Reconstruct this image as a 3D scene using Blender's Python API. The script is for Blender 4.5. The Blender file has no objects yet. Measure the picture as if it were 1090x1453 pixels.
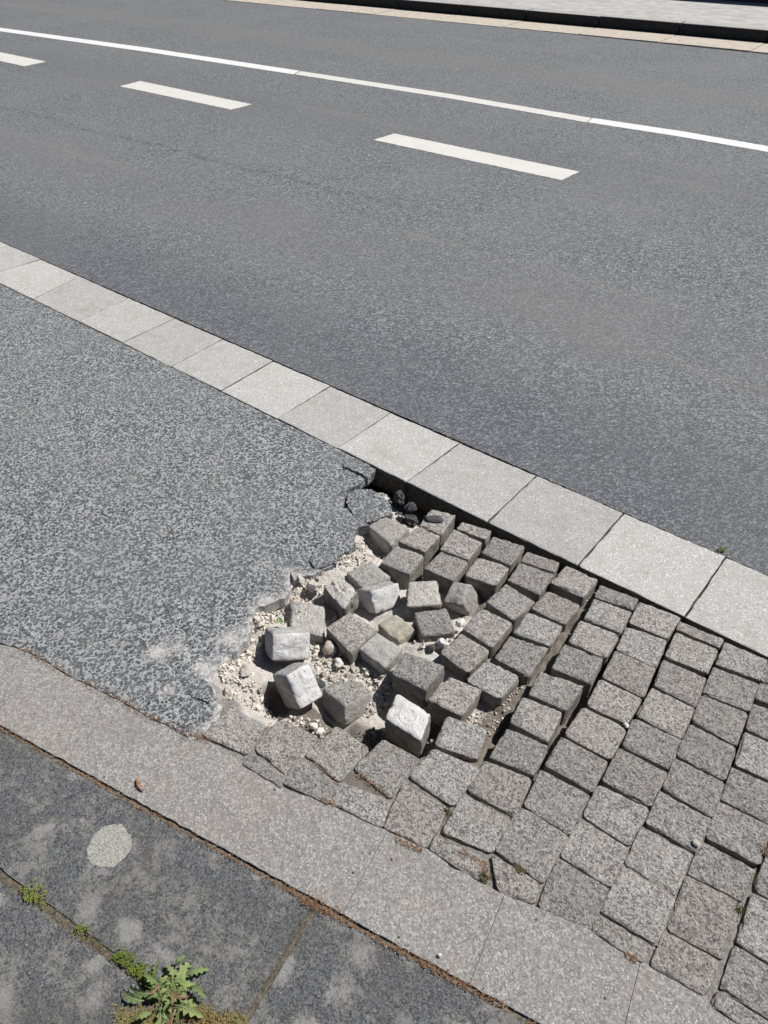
import bpy, bmesh, math, random
import numpy as np
from mathutils import Vector, Matrix, noise
from mathutils.geometry import delaunay_2d_cdt
random.seed(7)
S = bpy.context.scene
C = S.collection

# ------------------------------------------------------------------ camera, sky, sun, exposure
F_PX, CX, CY = 1096.49, 545.0, 726.5          # lens in pixels of the 1090 x 1453 photograph
CAM = Vector((3.27398664, -1.53622296, 1.47869631))
RT = Vector((0.77233992, 0.6351943, -0.00438632))
UP = Vector((-0.40225735, 0.49443018, 0.77053735))
FW = Vector((-0.49160967, 0.59335233, -0.63737975))
cd = bpy.data.cameras.new('camera'); cam = bpy.data.objects.new('camera', cd); C.objects.link(cam)
cam.matrix_world = Matrix(((RT.x, UP.x, -FW.x, CAM.x), (RT.y, UP.y, -FW.y, CAM.y), (RT.z, UP.z, -FW.z, CAM.z), (0, 0, 0, 1)))
cd.sensor_fit = 'VERTICAL'; cd.sensor_height = 24.0; cd.lens = 24.0 * F_PX / 1453.0
cd.clip_start = 0.05; cd.clip_end = 400
S.camera = cam
SUN_EL, SUN_AZ = math.radians(53), math.radians(31)      # azimuth from +Y (across the road) towards +X
w = bpy.data.worlds.new('World'); S.world = w; w.use_nodes = True
nt = w.node_tree; bg = nt.nodes['Background']; sky = nt.nodes.new('ShaderNodeTexSky')
sky.sky_type = 'NISHITA'; sky.sun_disc = False; sky.sun_elevation = SUN_EL; sky.sun_rotation = SUN_AZ
sky.air_density = .55; sky.dust_density = .2; sky.altitude = 300      # clear, dry air: hard dark shadows
nt.links.new(sky.outputs[0], bg.inputs[0]); bg.inputs[1].default_value = 0.05
sd = bpy.data.lights.new('sun', 'SUN'); sun = bpy.data.objects.new('sun', sd); C.objects.link(sun)
sd.energy = 5.0; sd.angle = math.radians(0.5); sd.color = (1.0, 0.965, 0.92)
sdir = Vector((math.sin(SUN_AZ)*math.cos(SUN_EL), math.cos(SUN_AZ)*math.cos(SUN_EL), math.sin(SUN_EL)))
sun.rotation_euler = sdir.to_track_quat('Z', 'Y').to_euler()
S.view_settings.view_transform = 'Standard'; S.view_settings.look = 'None'
S.view_settings.gamma = 1; S.view_settings.use_curve_mapping = False
S.view_settings.exposure = 0.22

def at(px, py, z=0.0):
    """ground point (at height z) seen at this pixel of the photograph"""
    d = FW + RT*((px-CX)/F_PX) + UP*((CY-py)/F_PX)
    return CAM + d*((z-CAM.z)/d.z)

# ------------------------------------------------------------------ helpers
def tag(o, label=None, cat=None, group=None, kind=None):
    if label: o['label'] = label
    if cat: o['category'] = cat
    if group: o['group'] = group
    if kind: o['kind'] = kind
    return o
def empty(name, loc=(0, 0, 0)):
    o = bpy.data.objects.new(name, None); C.objects.link(o); o.location = loc; o.empty_display_size = .05
    return o
def link(name, me, mats, parent=None, smooth=True):
    o = bpy.data.objects.new(name, me); C.objects.link(o)
    for m in (mats if isinstance(mats, (list, tuple)) else [mats]): me.materials.append(m)
    if smooth: me.shade_smooth()
    if parent: o.parent = parent; o.matrix_parent_inverse = Matrix.Translation(-parent.location)
    return o
def recentre(o):
    me = o.data; n = len(me.vertices); co = np.empty(n*3); me.vertices.foreach_get('co', co); co = co.reshape(-1, 3)
    c = (co.min(0)+co.max(0))/2; me.vertices.foreach_set('co', (co-c).ravel()); me.update(); o.location = Vector(c)
    return o
def mesh(name, verts, faces, mats, parent=None, smooth=True, matidx=None, centre=False):
    me = bpy.data.meshes.new(name); me.from_pydata([tuple(v) for v in verts], [], faces)
    if matidx is not None: me.polygons.foreach_set('material_index', matidx)
    me.update()
    o = link(name, me, mats, parent, smooth)
    if centre: recentre(o)
    return o
def n3(p, s, o=0.0): return noise.noise(Vector((p[0]*s+o, p[1]*s+o*1.7, p[2]*s-o)))

# ------------------------------------------------------------------ materials
class NT:
    def __init__(s, name, rough=.9, spec=.3):
        s.m = bpy.data.materials.new(name); s.m.use_nodes = True; s.t = s.m.node_tree; s.b = s.t.nodes['Principled BSDF']
        s.b.inputs['Roughness'].default_value = rough; s.b.inputs['Specular IOR Level'].default_value = spec
    def n(s, typ, **k):
        nd = s.t.nodes.new('ShaderNode'+typ)
        for a, v in k.items(): setattr(nd, a, v)
        return nd
    def put(s, inp, v):
        if hasattr(v, 'is_output') or isinstance(v, bpy.types.NodeSocket): s.t.links.new(v, inp)
        else:
            if isinstance(v, (tuple, list)) and len(v) == 3 and inp.type == 'RGBA': v = (*v, 1)
            inp.default_value = v
    def math(s, op, a, b=0.0, c=0.0, clamp=False):
        nd = s.n('Math', operation=op, use_clamp=clamp); s.put(nd.inputs[0], a); s.put(nd.inputs[1], b); s.put(nd.inputs[2], c)
        return nd.outputs[0]
    def ramp(s, v, a, b, lo=0.0, hi=1.0):
        nd = s.n('MapRange', interpolation_type='SMOOTHSTEP')
        for i, x in enumerate((v, a, b, lo, hi)): s.put(nd.inputs[i], x)
        return nd.outputs[0]
    def mix(s, f, a, b, mode='MIX'):
        nd = s.n('Mix', data_type='RGBA', blend_type=mode); s.put(nd.inputs[0], f); s.put(nd.inputs[6], a); s.put(nd.inputs[7], b)
        return nd.outputs[2]
    def coord(s, rnd=True):
        tc = s.n('TexCoord').outputs['Object']
        if not rnd: return tc
        oi = s.n('ObjectInfo').outputs['Random']
        cb = s.n('CombineXYZ'); mu = s.math('MULTIPLY', oi, 37.0)
        for i in range(3): s.put(cb.inputs[i], mu)
        ad = s.n('VectorMath', operation='ADD'); s.put(ad.inputs[0], tc); s.put(ad.inputs[1], cb.outputs[0])
        s.rand = oi
        return ad.outputs[0]
    def noise(s, co, scale, detail=4, rough=.6, dist=0.0):
        nd = s.n('TexNoise'); s.put(nd.inputs['Vector'], co); nd.inputs['Scale'].default_value = scale
        nd.inputs['Detail'].default_value = detail; nd.inputs['Roughness'].default_value = rough; nd.inputs['Distortion'].default_value = dist
        return nd.outputs[0]
    def warp(s, co, scale, amt):
        nd = s.n('TexNoise'); s.put(nd.inputs['Vector'], co); nd.inputs['Scale'].default_value = scale; nd.inputs['Detail'].default_value = 2
        sub = s.n('VectorMath', operation='SUBTRACT'); s.put(sub.inputs[0], nd.outputs[1]); sub.inputs[1].default_value = (.5, .5, .5)
        sc = s.n('VectorMath', operation='SCALE'); s.put(sc.inputs[0], sub.outputs[0]); sc.inputs['Scale'].default_value = amt
        ad = s.n('VectorMath', operation='ADD'); s.put(ad.inputs[0], co); s.put(ad.inputs[1], sc.outputs[0])
        return ad.outputs[0]
    def voro(s, co, scale, feature='F1', rnd=1.0):
        nd = s.n('TexVoronoi', feature=feature); s.put(nd.inputs['Vector'], co); nd.inputs['Scale'].default_value = scale
        nd.inputs['Randomness'].default_value = rnd
        if feature == 'DISTANCE_TO_EDGE': return nd.outputs[0]
        sp = s.n('SeparateColor'); s.put(sp.inputs[0], nd.outputs['Color'])
        return nd.outputs['Distance'], sp.outputs[0], sp.outputs[1], sp.outputs[2]
    def bump(s, h, dist, strength=1.0):
        nd = s.n('Bump'); s.put(nd.inputs['Height'], h); nd.inputs['Distance'].default_value = dist; nd.inputs['Strength'].default_value = strength
        s.put(s.b.inputs['Normal'], nd.outputs[0])
    def col(s, c): s.put(s.b.inputs['Base Color'], c)

def grains(t, co, c, scale, amt):
    """visible sand and chipping grains: every cell its own brightness"""
    d, r, g, b = t.voro(t.warp(co, scale*1.3, .6/scale), scale)
    c = t.mix(t.math('MULTIPLY', t.ramp(r, .62, .95), amt), c, t.mix(g, (.66, .65, .63), (.50, .47, .43)))
    c = t.mix(t.math('MULTIPLY', t.ramp(r, .40, .08), amt*1.05), c, t.mix(b, (.06, .062, .068), (.13, .12, .112)))
    return c, r
def stones(t, co, scale, warp=.25, lo=.25, hi=.55, rnd=1.0):
    """angular chips set in a matrix: mask, per-chip random values, domed height"""
    cw = t.warp(co, scale*1.6, warp/scale)
    d, r, g, b = t.voro(cw, scale, rnd=rnd)
    lim = t.ramp(g, 0, 1, lo, hi)
    lo2 = t.math('SUBTRACT', lim, .08)
    mask = t.math('SUBTRACT', 1.0, t.ramp(d, lo2, lim))
    return mask, r, b, d

def mat_road():
    t = NT('road_asphalt', .85, .35); co = t.coord(False)
    mask, r, b, d = stones(t, co, 118, lo=.50, hi=.85)
    big = t.noise(co, 1.1, 4, .55); mid = t.noise(co, 16, 5, .65); fine = t.noise(co, 420, 3, .7)
    st = t.mix(t.ramp(r, .1, .9), (.115, .122, .134), (.27, .28, .295)); st = t.mix(t.ramp(b, .95, 1), st, (.5, .5, .49))
    mt = t.mix(t.ramp(fine, .3, .7), (.035, .036, .04), (.13, .132, .136))
    c = t.mix(mask, mt, st)
    c = t.mix(t.ramp(big, .35, .68, 0, .5), c, (.205, .205, .205))
    c = t.mix(t.ramp(mid, .52, .75, 0, .35), c, (.13, .135, .145))
    # rough seam where two widths of asphalt meet, and tyre-polished bands
    sx = t.n('SeparateXYZ'); t.put(sx.inputs[0], co); wob = t.math('MULTIPLY', t.math('SUBTRACT', t.noise(co, 1.7, 3, .6), .5), .22)
    yy = t.math('ADD', t.math('SUBTRACT', sx.outputs[1], t.math('MULTIPLY', sx.outputs[0], .035)), wob)
    seam = t.math('SUBTRACT', 1.0, t.ramp(t.math('ABSOLUTE', t.math('SUBTRACT', yy, 2.03)), .0, .07))
    c = t.mix(t.math('MULTIPLY', t.math('MULTIPLY', seam, t.ramp(sx.outputs[0], .2, 1.0, .8, .15)), t.ramp(t.math('ADD', mid, t.noise(co, 60, 4, .75)), .98, 1.15, 0, .75)), c, (.045, .045, .048))
    edge = t.ramp(t.math('ADD', yy, t.math('MULTIPLY', mid, .5)), .65, 1.25, .62, 0); pitm = t.math('MULTIPLY', edge, t.ramp(t.noise(co, 170, 4, .8), .47, .56)); c = t.mix(pitm, c, (.045, .05, .06)); c = t.mix(t.math('MULTIPLY', edge, .35), c, (.13, .14, .158))
    pale = t.ramp(t.math('ABSOLUTE', t.math('SUBTRACT', t.math('ADD', yy, t.math('MULTIPLY', mid, .4)), 3.55)), .15, .7, .3, 0); c = t.mix(pale, c, (.15, .152, .158))
    trk = t.ramp(t.math('ABSOLUTE', t.math('SUBTRACT', yy, 1.35)), .1, .55, .38, 0); c = t.mix(trk, c, (.185, .183, .18))
    trk2 = t.ramp(t.math('ABSOLUTE', t.math('SUBTRACT', yy, 5.9)), .1, .5, .35, 0); c = t.mix(trk2, c, (.21, .20, .185))
    # long worn streaks along the lanes
    mp = t.n('Mapping'); t.put(mp.inputs[0], co); mp.inputs['Scale'].default_value = (.25, 4.5, 1)
    st2 = t.noise(mp.outputs[0], 1.0, 3, .6)
    c = t.mix(t.ramp(st2, .55, .75, 0, .28), c, (.25, .235, .21))
    t.col(c)
    h = t.math('ADD', t.math('MULTIPLY', mask, .8), t.math('MULTIPLY', fine, .5))
    t.bump(h, .004, 1.0); return t.m

def mat_patch():
    t = NT('pavement_asphalt', .85, .35); co = t.coord(False)
    mask, r, b, d = stones(t, co, 138, warp=.35, lo=.40, hi=.68)
    cw = t.warp(co, 300, .002)
    d2, r2, g2, b2 = t.voro(cw, 330)
    fine = t.noise(co, 500, 3, .7); big = t.noise(co, 3.0, 4, .6)
    st = t.mix(r, (.038, .044, .052), (.155, .168, .182)); st = t.mix(t.ramp(b, .96, 1), st, (.34, .32, .30))
    mt = t.mix(t.ramp(fine, .3, .7), (.185, .188, .19), (.55, .556, .558))
    mt = t.mix(t.ramp(r2, .66, .7, 0, .75), mt, (.11, .12, .135))
    c = t.mix(mask, mt, st)
    c = t.mix(t.ramp(big, .38, .7, 0, .35), c, (.24, .238, .235)); bg2 = t.noise(co, 7, 6, .75); c = t.mix(t.ramp(bg2, .56, .72, 0, .4), c, (.34, .32, .29)); c = t.mix(t.ramp(bg2, .42, .30, 0, .35), c, (.09, .098, .11))
    at_ = t.n('Attribute', attribute_name='dust')
    nz = t.noise(co, 26, 6, .72); nz2 = t.noise(co, 160, 4, .7)
    f = t.math('MULTIPLY', at_.outputs['Fac'], 1.7); f = t.math('ADD', f, t.math('ADD', t.math('MULTIPLY', nz, 1.25), t.math('MULTIPLY', nz2, .75))); 
    f = t.ramp(f, 1.28, 1.95)
    c = t.mix(t.math('MULTIPLY', f, .88), c, t.mix(nz2, (.42, .40, .375), (.70, .685, .66)))
    at2 = t.n('Attribute', attribute_name='rust')
    f2 = t.ramp(t.math('ADD', t.math('MULTIPLY', at2.outputs['Fac'], 1.2), nz), .95, 1.4)
    c = t.mix(t.math('MULTIPLY', f2, .7), c, (.34, .24, .16))
    t.col(c)
    h = t.math('ADD', t.math('MULTIPLY', mask, .9), t.math('MULTIPLY', fine, .5))
    t.bump(h, .0042, 1.0); return t.m

def mat_sett(name='sett_face', lo=(.195, .187, .176), hi=(.70, .68, .65), whites=.70, slate=.86):
    t = NT(name, .92, .25); co = t.coord(True)
    fine = t.noise(co, 330, 4, .75); mid = t.noise(co, 70, 5, .7); big = t.noise(co, 14, 3, .6)
    c = t.mix(t.ramp(fine, .3, .7), lo, hi)
    c = t.mix(t.ramp(mid, .42, .66, 0, .45), c, tuple(x*.62 for x in lo))
    cw = t.warp(co, 260, .002)
    d, r, g, b = t.voro(cw, 155)
    m = t.math('MULTIPLY', t.ramp(r, slate, slate+.01), t.math('SUBTRACT', 1.0, t.ramp(d, .34, .5)))
    c = t.mix(t.math('MULTIPLY', m, .75), c, t.mix(g, (.11, .125, .15), (.30, .25, .22)))
    d2, r2, g2, b2 = t.voro(cw, 190)
    lim = t.ramp(g2, .2, 1, .14, .46)
    m2 = t.math('MULTIPLY', t.ramp(r2, whites, whites+.01), t.math('SUBTRACT', 1.0, t.ramp(d2, t.math('SUBTRACT', lim, .08), lim)))
    c = t.mix(t.math('MULTIPLY', m2, .85), c, (.82, .80, .77))
    d3, r3, g3, b3 = t.voro(t.warp(co, 400, .002), 210)
    pit = t.math('MULTIPLY', t.ramp(r3, .84, .86), t.math('SUBTRACT', 1.0, t.ramp(d3, .12, .38)))
    c = t.mix(t.math('MULTIPLY', pit, .55), c, tuple(x*.4 for x in lo))
    c, gr_ = grains(t, co, c, 240, .62 if lo[0] < .3 else .30)
    br = t.ramp(t.rand, 0, 1, .86, 1.16)
    hs = t.n('HueSaturation'); t.put(hs.inputs['Value'], br); t.put(hs.inputs['Color'], c); c = hs.outputs[0]
    c = t.mix(t.math('MULTIPLY', t.math('FRACT', t.math('MULTIPLY', t.rand, 17.3)), .30), c, t.mix(1.0, c, (1.06, .96, .86), 'MULTIPLY'))
    c = t.mix(t.ramp(big, .45, .7, 0, .25), c, (.33, .31, .28))
    t.col(c)
    gr = t.noise(co, 190, 5, .8); c = t.mix(t.ramp(gr, .50, .70, 0, .45), c, tuple(x*.7 for x in lo)); c = t.mix(t.ramp(gr, .30, .44, .35, 0), c, (.62, .60, .57)); t.col(c)
    h = t.math('ADD', t.math('MULTIPLY', fine, .6), t.math('MULTIPLY', mid, 1.2)); h = t.math('SUBTRACT', h, t.math('MULTIPLY', gr, 1.2)); h = t.math('SUBTRACT', h, t.math('MULTIPLY', pit, .8)); h = t.math('ADD', h, t.math('MULTIPLY', m2, .35))
    t.bump(h, .0055, 1.0); return t.m

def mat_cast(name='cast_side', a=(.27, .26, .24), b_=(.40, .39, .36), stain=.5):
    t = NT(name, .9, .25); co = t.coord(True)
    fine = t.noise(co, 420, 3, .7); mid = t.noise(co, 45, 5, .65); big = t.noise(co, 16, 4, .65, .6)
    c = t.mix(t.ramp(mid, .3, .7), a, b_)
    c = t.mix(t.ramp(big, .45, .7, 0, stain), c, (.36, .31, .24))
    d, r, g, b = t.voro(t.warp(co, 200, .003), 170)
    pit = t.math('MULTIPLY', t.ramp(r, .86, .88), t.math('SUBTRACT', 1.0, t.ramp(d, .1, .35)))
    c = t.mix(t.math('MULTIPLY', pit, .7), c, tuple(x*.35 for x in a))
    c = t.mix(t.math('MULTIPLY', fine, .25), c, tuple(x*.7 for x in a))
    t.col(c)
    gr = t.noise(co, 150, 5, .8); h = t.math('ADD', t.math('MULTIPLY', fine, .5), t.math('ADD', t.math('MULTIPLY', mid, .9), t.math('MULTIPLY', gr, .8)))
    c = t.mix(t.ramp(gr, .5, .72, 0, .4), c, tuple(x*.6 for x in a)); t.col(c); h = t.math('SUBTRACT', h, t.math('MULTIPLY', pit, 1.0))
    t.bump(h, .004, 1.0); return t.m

def mat_gutter():
    t = NT('gutter_concrete', .9, .25); co = t.coord(True)
    fine = t.noise(co, 520, 3, .75); mid = t.noise(co, 22, 5, .65)
    d, r, g, b = t.voro(t.warp(co, 300, .002), 340)
    c = t.mix(t.ramp(fine, .3, .7), (.355, .35, .338), (.545, .535, .515))
    c = t.mix(t.ramp(r, .86, .88, 0, .7), c, (.78, .77, .74)); c = t.mix(t.ramp(g, .88, .9, 0, .6), c, (.22, .22, .215))
    c = t.mix(t.ramp(mid, .42, .75, 0, .5), c, (.38, .35, .315))
    stn = t.noise(co, 9, 6, .75); c = t.mix(t.ramp(stn, .50, .70, 0, .4), c, (.30, .275, .245))
    br = t.ramp(t.rand, 0, 1, .88, 1.06)
    hs = t.n('HueSaturation'); t.put(hs.inputs['Value'], br); t.put(hs.inputs['Color'], c); t.col(hs.outputs[0])
    t.bump(t.math('ADD', fine, t.math('MULTIPLY', r, .4)), .0018, .9); return t.m

def mat_band():
    t = NT('edging_concrete', .9, .25); co = t.coord(True)
    fine = t.noise(co, 380, 4, .75); mid = t.noise(co, 60, 5, .7); big = t.noise(co, 6, 4, .6)
    c = t.mix(t.ramp(fine, .28, .72), (.12, .118, .114), (.41, .402, .388)); gr = t.noise(co, 190, 5, .8); c = t.mix(t.ramp(gr, .50, .70, 0, .42), c, (.12, .118, .113)); c = t.mix(t.ramp(gr, .30, .44, .3, 0), c, (.56, .55, .53))
    mask, r, b, d = stones(t, co, 105, warp=.9, lo=.2, hi=.62)
    m = t.math('MULTIPLY', mask, t.ramp(r, .50, .52)); c = t.mix(t.math('MULTIPLY', m, .6), c, t.mix(b, (.14, .155, .18), (.36, .345, .33)))
    d2, r2, g2, b2 = t.voro(t.warp(co, 300, .002), 230)
    m2 = t.math('MULTIPLY', t.ramp(r2, .82, .83), t.math('SUBTRACT', 1.0, t.ramp(d2, .25, .36)))
    c = t.mix(t.math('MULTIPLY', m2, .85), c, (.70, .68, .64))
    c = t.mix(t.ramp(big, .4, .7, 0, .6), c, (.27, .245, .22)); st_ = t.noise(co, 20, 6, .75); c = t.mix(t.ramp(st_, .5, .72, 0, .45), c, (.22, .205, .19))
    c, gr_ = grains(t, co, c, 270, .34); stb = t.noise(co, 8, 7, .78, .4); c = t.mix(t.ramp(stb, .53, .68, 0, .4), c, (.20, .18, .165)); c = t.mix(t.ramp(stb, .44, .32, 0, .25), c, (.36, .35, .335))
    d3, r3, g3, b3 = t.voro(t.warp(co, 300, .003), 70)
    pit = t.math('MULTIPLY', t.ramp(r3, .97, .975), t.math('SUBTRACT', 1.0, t.ramp(d3, .08, .2)))
    c = t.mix(pit, c, (.06, .055, .05))
    t.col(c)
    h = t.math('ADD', fine, t.math('MULTIPLY', mid, .8)); h = t.math('SUBTRACT', h, t.math('MULTIPLY', pit, 2))
    t.bump(h, .0018, .9); return t.m

def mat_foot():
    t = NT('footpath_concrete', .88, .3); co = t.coord(True)
    fine = t.noise(co, 300, 4, .78); mid = t.noise(co, 90, 4, .7)
    c = t.mix(t.ramp(fine, .34, .68), (.052, .054, .057), (.19, .192, .195))
    d2, r2, g2, b2 = t.voro(t.warp(co, 300, .002), 260)
    m2 = t.math('MULTIPLY', t.ramp(r2, .965, .97), t.math('SUBTRACT', 1.0, t.ramp(d2, .2, .35)))
    c = t.mix(m2, c, (.50, .49, .47))
    d5, r5, g5, b5 = t.voro(t.warp(co, 350, .002), 300); c = t.mix(t.ramp(r5, .75, .95, 0, .38), c, (.26, .26, .257)); c = t.mix(t.ramp(r5, .3, .1, 0, .6), c, (.03, .03, .033))
    # pale lichen blotches
    d3, r3, g3, b3 = t.voro(t.warp(co, 30, .05), 13)
    nz = t.noise(co, 75, 6, .8)
    bl = t.math('MULTIPLY', t.ramp(r3, .45, .47), t.math('SUBTRACT', 1.0, t.ramp(d3, .05, .62)))
    bl = t.ramp(t.math('ADD', bl, t.math('MULTIPLY', nz, 1.7)), 1.1, 1.85)
    c = t.mix(t.math('MULTIPLY', bl, .6), c, (.36, .355, .33))
    big = t.noise(co, 5, 4, .6); c = t.mix(t.ramp(big, .45, .7, 0, .4), c, (.10, .097, .094))
    sm = t.noise(co, 12, 6, .72, .3); c = t.mix(t.ramp(t.math('ADD', sm, t.math('MULTIPLY', t.math('SUBTRACT', nz, .5), .7)), .48, .64, 0, .5), c, (.30, .298, .285))
    t.col(c); t.bump(t.math('ADD', fine, t.math('MULTIPLY', mid, .7)), .0028, 1.0); return t.m

def mat_sand():
    t = NT('sand_rubble', .95, .15); co = t.coord(False)
    fine = t.noise(co, 260, 5, .75); mid = t.noise(co, 42, 5, .7); big = t.noise(co, 9, 4, .65)
    c = t.mix(t.ramp(fine, .25, .75), (.38, .35, .315), (.78, .75, .71))
    c = t.mix(t.ramp(mid, .48, .72, 0, .45), c, (.40, .31, .235))
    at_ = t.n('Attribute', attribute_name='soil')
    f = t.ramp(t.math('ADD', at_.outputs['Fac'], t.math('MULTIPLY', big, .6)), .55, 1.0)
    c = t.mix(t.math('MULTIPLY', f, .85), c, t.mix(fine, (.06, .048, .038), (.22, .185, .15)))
    at3 = t.n('Attribute', attribute_name='grit'); c = t.mix(at3.outputs['Fac'], c, t.mix(t.ramp(fine, .3, .7), (.15, .14, .13), (.40, .385, .36)))
    t.col(c); t.bump(t.math('ADD', t.math('MULTIPLY', fine, .8), mid), .006, 1.0); return t.m

def mat_simple(name, a, b_, scale=60, rough=.9, bump=.001, rnd=True, spec=.25):
    t = NT(name, rough, spec); co = t.coord(rnd); f = t.noise(co, scale, 5, .7)
    t.col(t.mix(t.ramp(f, .3, .7), a, b_))
    if bump: t.bump(f, bump, .8)
    return t.m

def mat_paint(name, a, worn):
    t = NT(name, .7, .35); co = t.coord(False); f = t.noise(co, 180, 4, .75); g = t.noise(co, 6, 4, .7)
    c = t.mix(t.ramp(g, .35, .7, 0, .3), a, tuple(x*.82 for x in a))
    c = t.mix(t.math('MULTIPLY', t.ramp(f, .56, .70), worn), c, (.16, .16, .165))
    t.col(c); t.bump(f, .0012, .6); return t.m

def mat_leaf(name, a, b_, tr=.25):
    t = NT(name, .8, .15); co = t.coord(False)
    oi = t.n('ObjectInfo').outputs['Random']; f = t.noise(co, 90, 3, .6)
    c = t.mix(t.math('ADD', t.math('MULTIPLY', oi, .6), t.math('MULTIPLY', f, .5)), a, b_)
    t.col(c); t.b.inputs['Subsurface Weight'].default_value = 0.0
    t.bump(f, .002, .5)
    trn = t.n('BsdfTranslucent'); t.put(trn.inputs[0], c); mx = t.n('MixShader'); mx.inputs[0].default_value = tr
    t.t.links.new(t.b.outputs[0], mx.inputs[1]); t.t.links.new(trn.outputs[0], mx.inputs[2])
    t.t.links.new(mx.outputs[0], t.t.nodes['Material Output'].inputs[0]); return t.m

M = dict(
    road=mat_road(), patch=mat_patch(), sett=mat_sett(), side=mat_cast('cast_side', (.18, .17, .15), (.36, .34, .31)),  # side: soiled block flanks, colour also darkened to deepen their shade
    sett_light=mat_sett('sett_face_pale', (.44, .425, .40), (.84, .82, .78), .82, .95),
    cast=mat_cast('cast_pale', (.35, .345, .33), (.54, .535, .51), .30),
    cast_white=mat_cast('cast_white', (.60, .59, .57), (.80, .79, .77), .10), cast_grey=mat_cast('cast_light', (.60, .595, .575), (.80, .795, .78), .18),
    cast_yellow=mat_cast('cast_yellow', (.36, .34, .27), (.52, .50, .41), .5),
    gutter=mat_gutter(), gutter_side=mat_simple('gutter_side_shade', (.05, .045, .038), (.13, .12, .105), 60, .95, .003), band=mat_band(), foot=mat_foot(), sand=mat_sand(),  # gutter side: the near-black shade of the slab faces is painted in
    soil=mat_simple('joint_soil', (.06, .052, .042), (.20, .17, .135), 120, .95, .003, False),
    kerb_dark=mat_simple('kerb_face_shade', (.018, .018, .019), (.04, .04, .042), 30, .9, .001),  # kerb faces painted near black for their shade; the tops stay concrete
    base=mat_simple('earth', (.16, .14, .11), (.26, .23, .19), 8, .95, .003, False),
    white=mat_paint('lane_paint', (.62, .605, .57), .75), white_new=mat_paint('lane_paint_fresh', (.70, .70, .69), .5),
    beige=mat_simple('beige_channel_stone', (.40, .35, .29), (.53, .48, .41), 14, .9, .001),
    kerb=mat_simple('kerb_concrete', (.30, .295, .28), (.44, .43, .41), 30, .9, .001),
    far=mat_simple('far_pavement', (.33, .32, .31), (.47, .46, .445), 6, .9, .001, False),
    wall=mat_simple('dark_wall', (.035, .035, .035), (.07, .068, .065), 12, .95, .003),
    rock=mat_simple('limestone_bit', (.30, .255, .205), (.78, .74, .67), 70, .95, .002),
    rock_white=mat_simple('white_stone', (.66, .64, .60), (.82, .80, .77), 90, .9, .002),
    rock_pink=mat_simple('pinkish_stone', (.48, .40, .33), (.62, .54, .47), 90, .9, .002),
    tar=mat_simple('tar_lump', (.035, .036, .040), (.15, .15, .155), 150, .9, .004),
    litter=mat_simple('dry_litter', (.14, .06, .030), (.40, .24, .13), 120, .9, 0, False),
    moss=mat_leaf('moss', (.05, .055, .018), (.20, .17, .07)),
    spot=mat_simple('dry_spot', (.14, .145, .135), (.46, .46, .41), 300, .9, .002, False),
    leaf=mat_leaf('weed_leaf', (.11, .19, .05), (.32, .38, .15)), leaf_red=mat_leaf('weed_leaf_red', (.17, .085, .06), (.24, .17, .10)),
    leaf_y=mat_leaf('small_weed_leaf', (.12, .19, .03), (.30, .32, .07)), grass=mat_leaf('grass_blade', (.16, .15, .045), (.42, .35, .17)),
    rib=mat_leaf('leaf_rib', (.24, .30, .17), (.36, .40, .25)), stalk=mat_leaf('weed_crown', (.20, .16, .08), (.30, .30, .16)),
    leaf_g=mat_leaf('bright_leaf', (.12, .26, .05), (.22, .38, .09)),
)

# ------------------------------------------------------------------ shape builders
def dense(poly, step=.02, jit=0.0, seed=0, edges=None):
    """resample a closed 2-D outline; jitter (all or listed edges) sideways"""
    out = []
    for i in range(len(poly)):
        a = Vector(poly[i][:2]); b = Vector(poly[(i+1) % len(poly)][:2]); L = (b-a).length
        j = jit if (edges is None or i in edges) else 0
        k = max(1, int(L/step)) if (j or L < 3) else 1
        nrm = Vector((-(b-a).y, (b-a).x))/max(L, 1e-9)
        for q in range(k):
            p = a.lerp(b, q/k)
            if j: p += nrm*(noise.noise(Vector((p.x*55+seed, p.y*55, 3)))*j + noise.noise(Vector((p.x*170, p.y*170, seed)))*j*.6)
            out.append(p)
    return out

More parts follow.
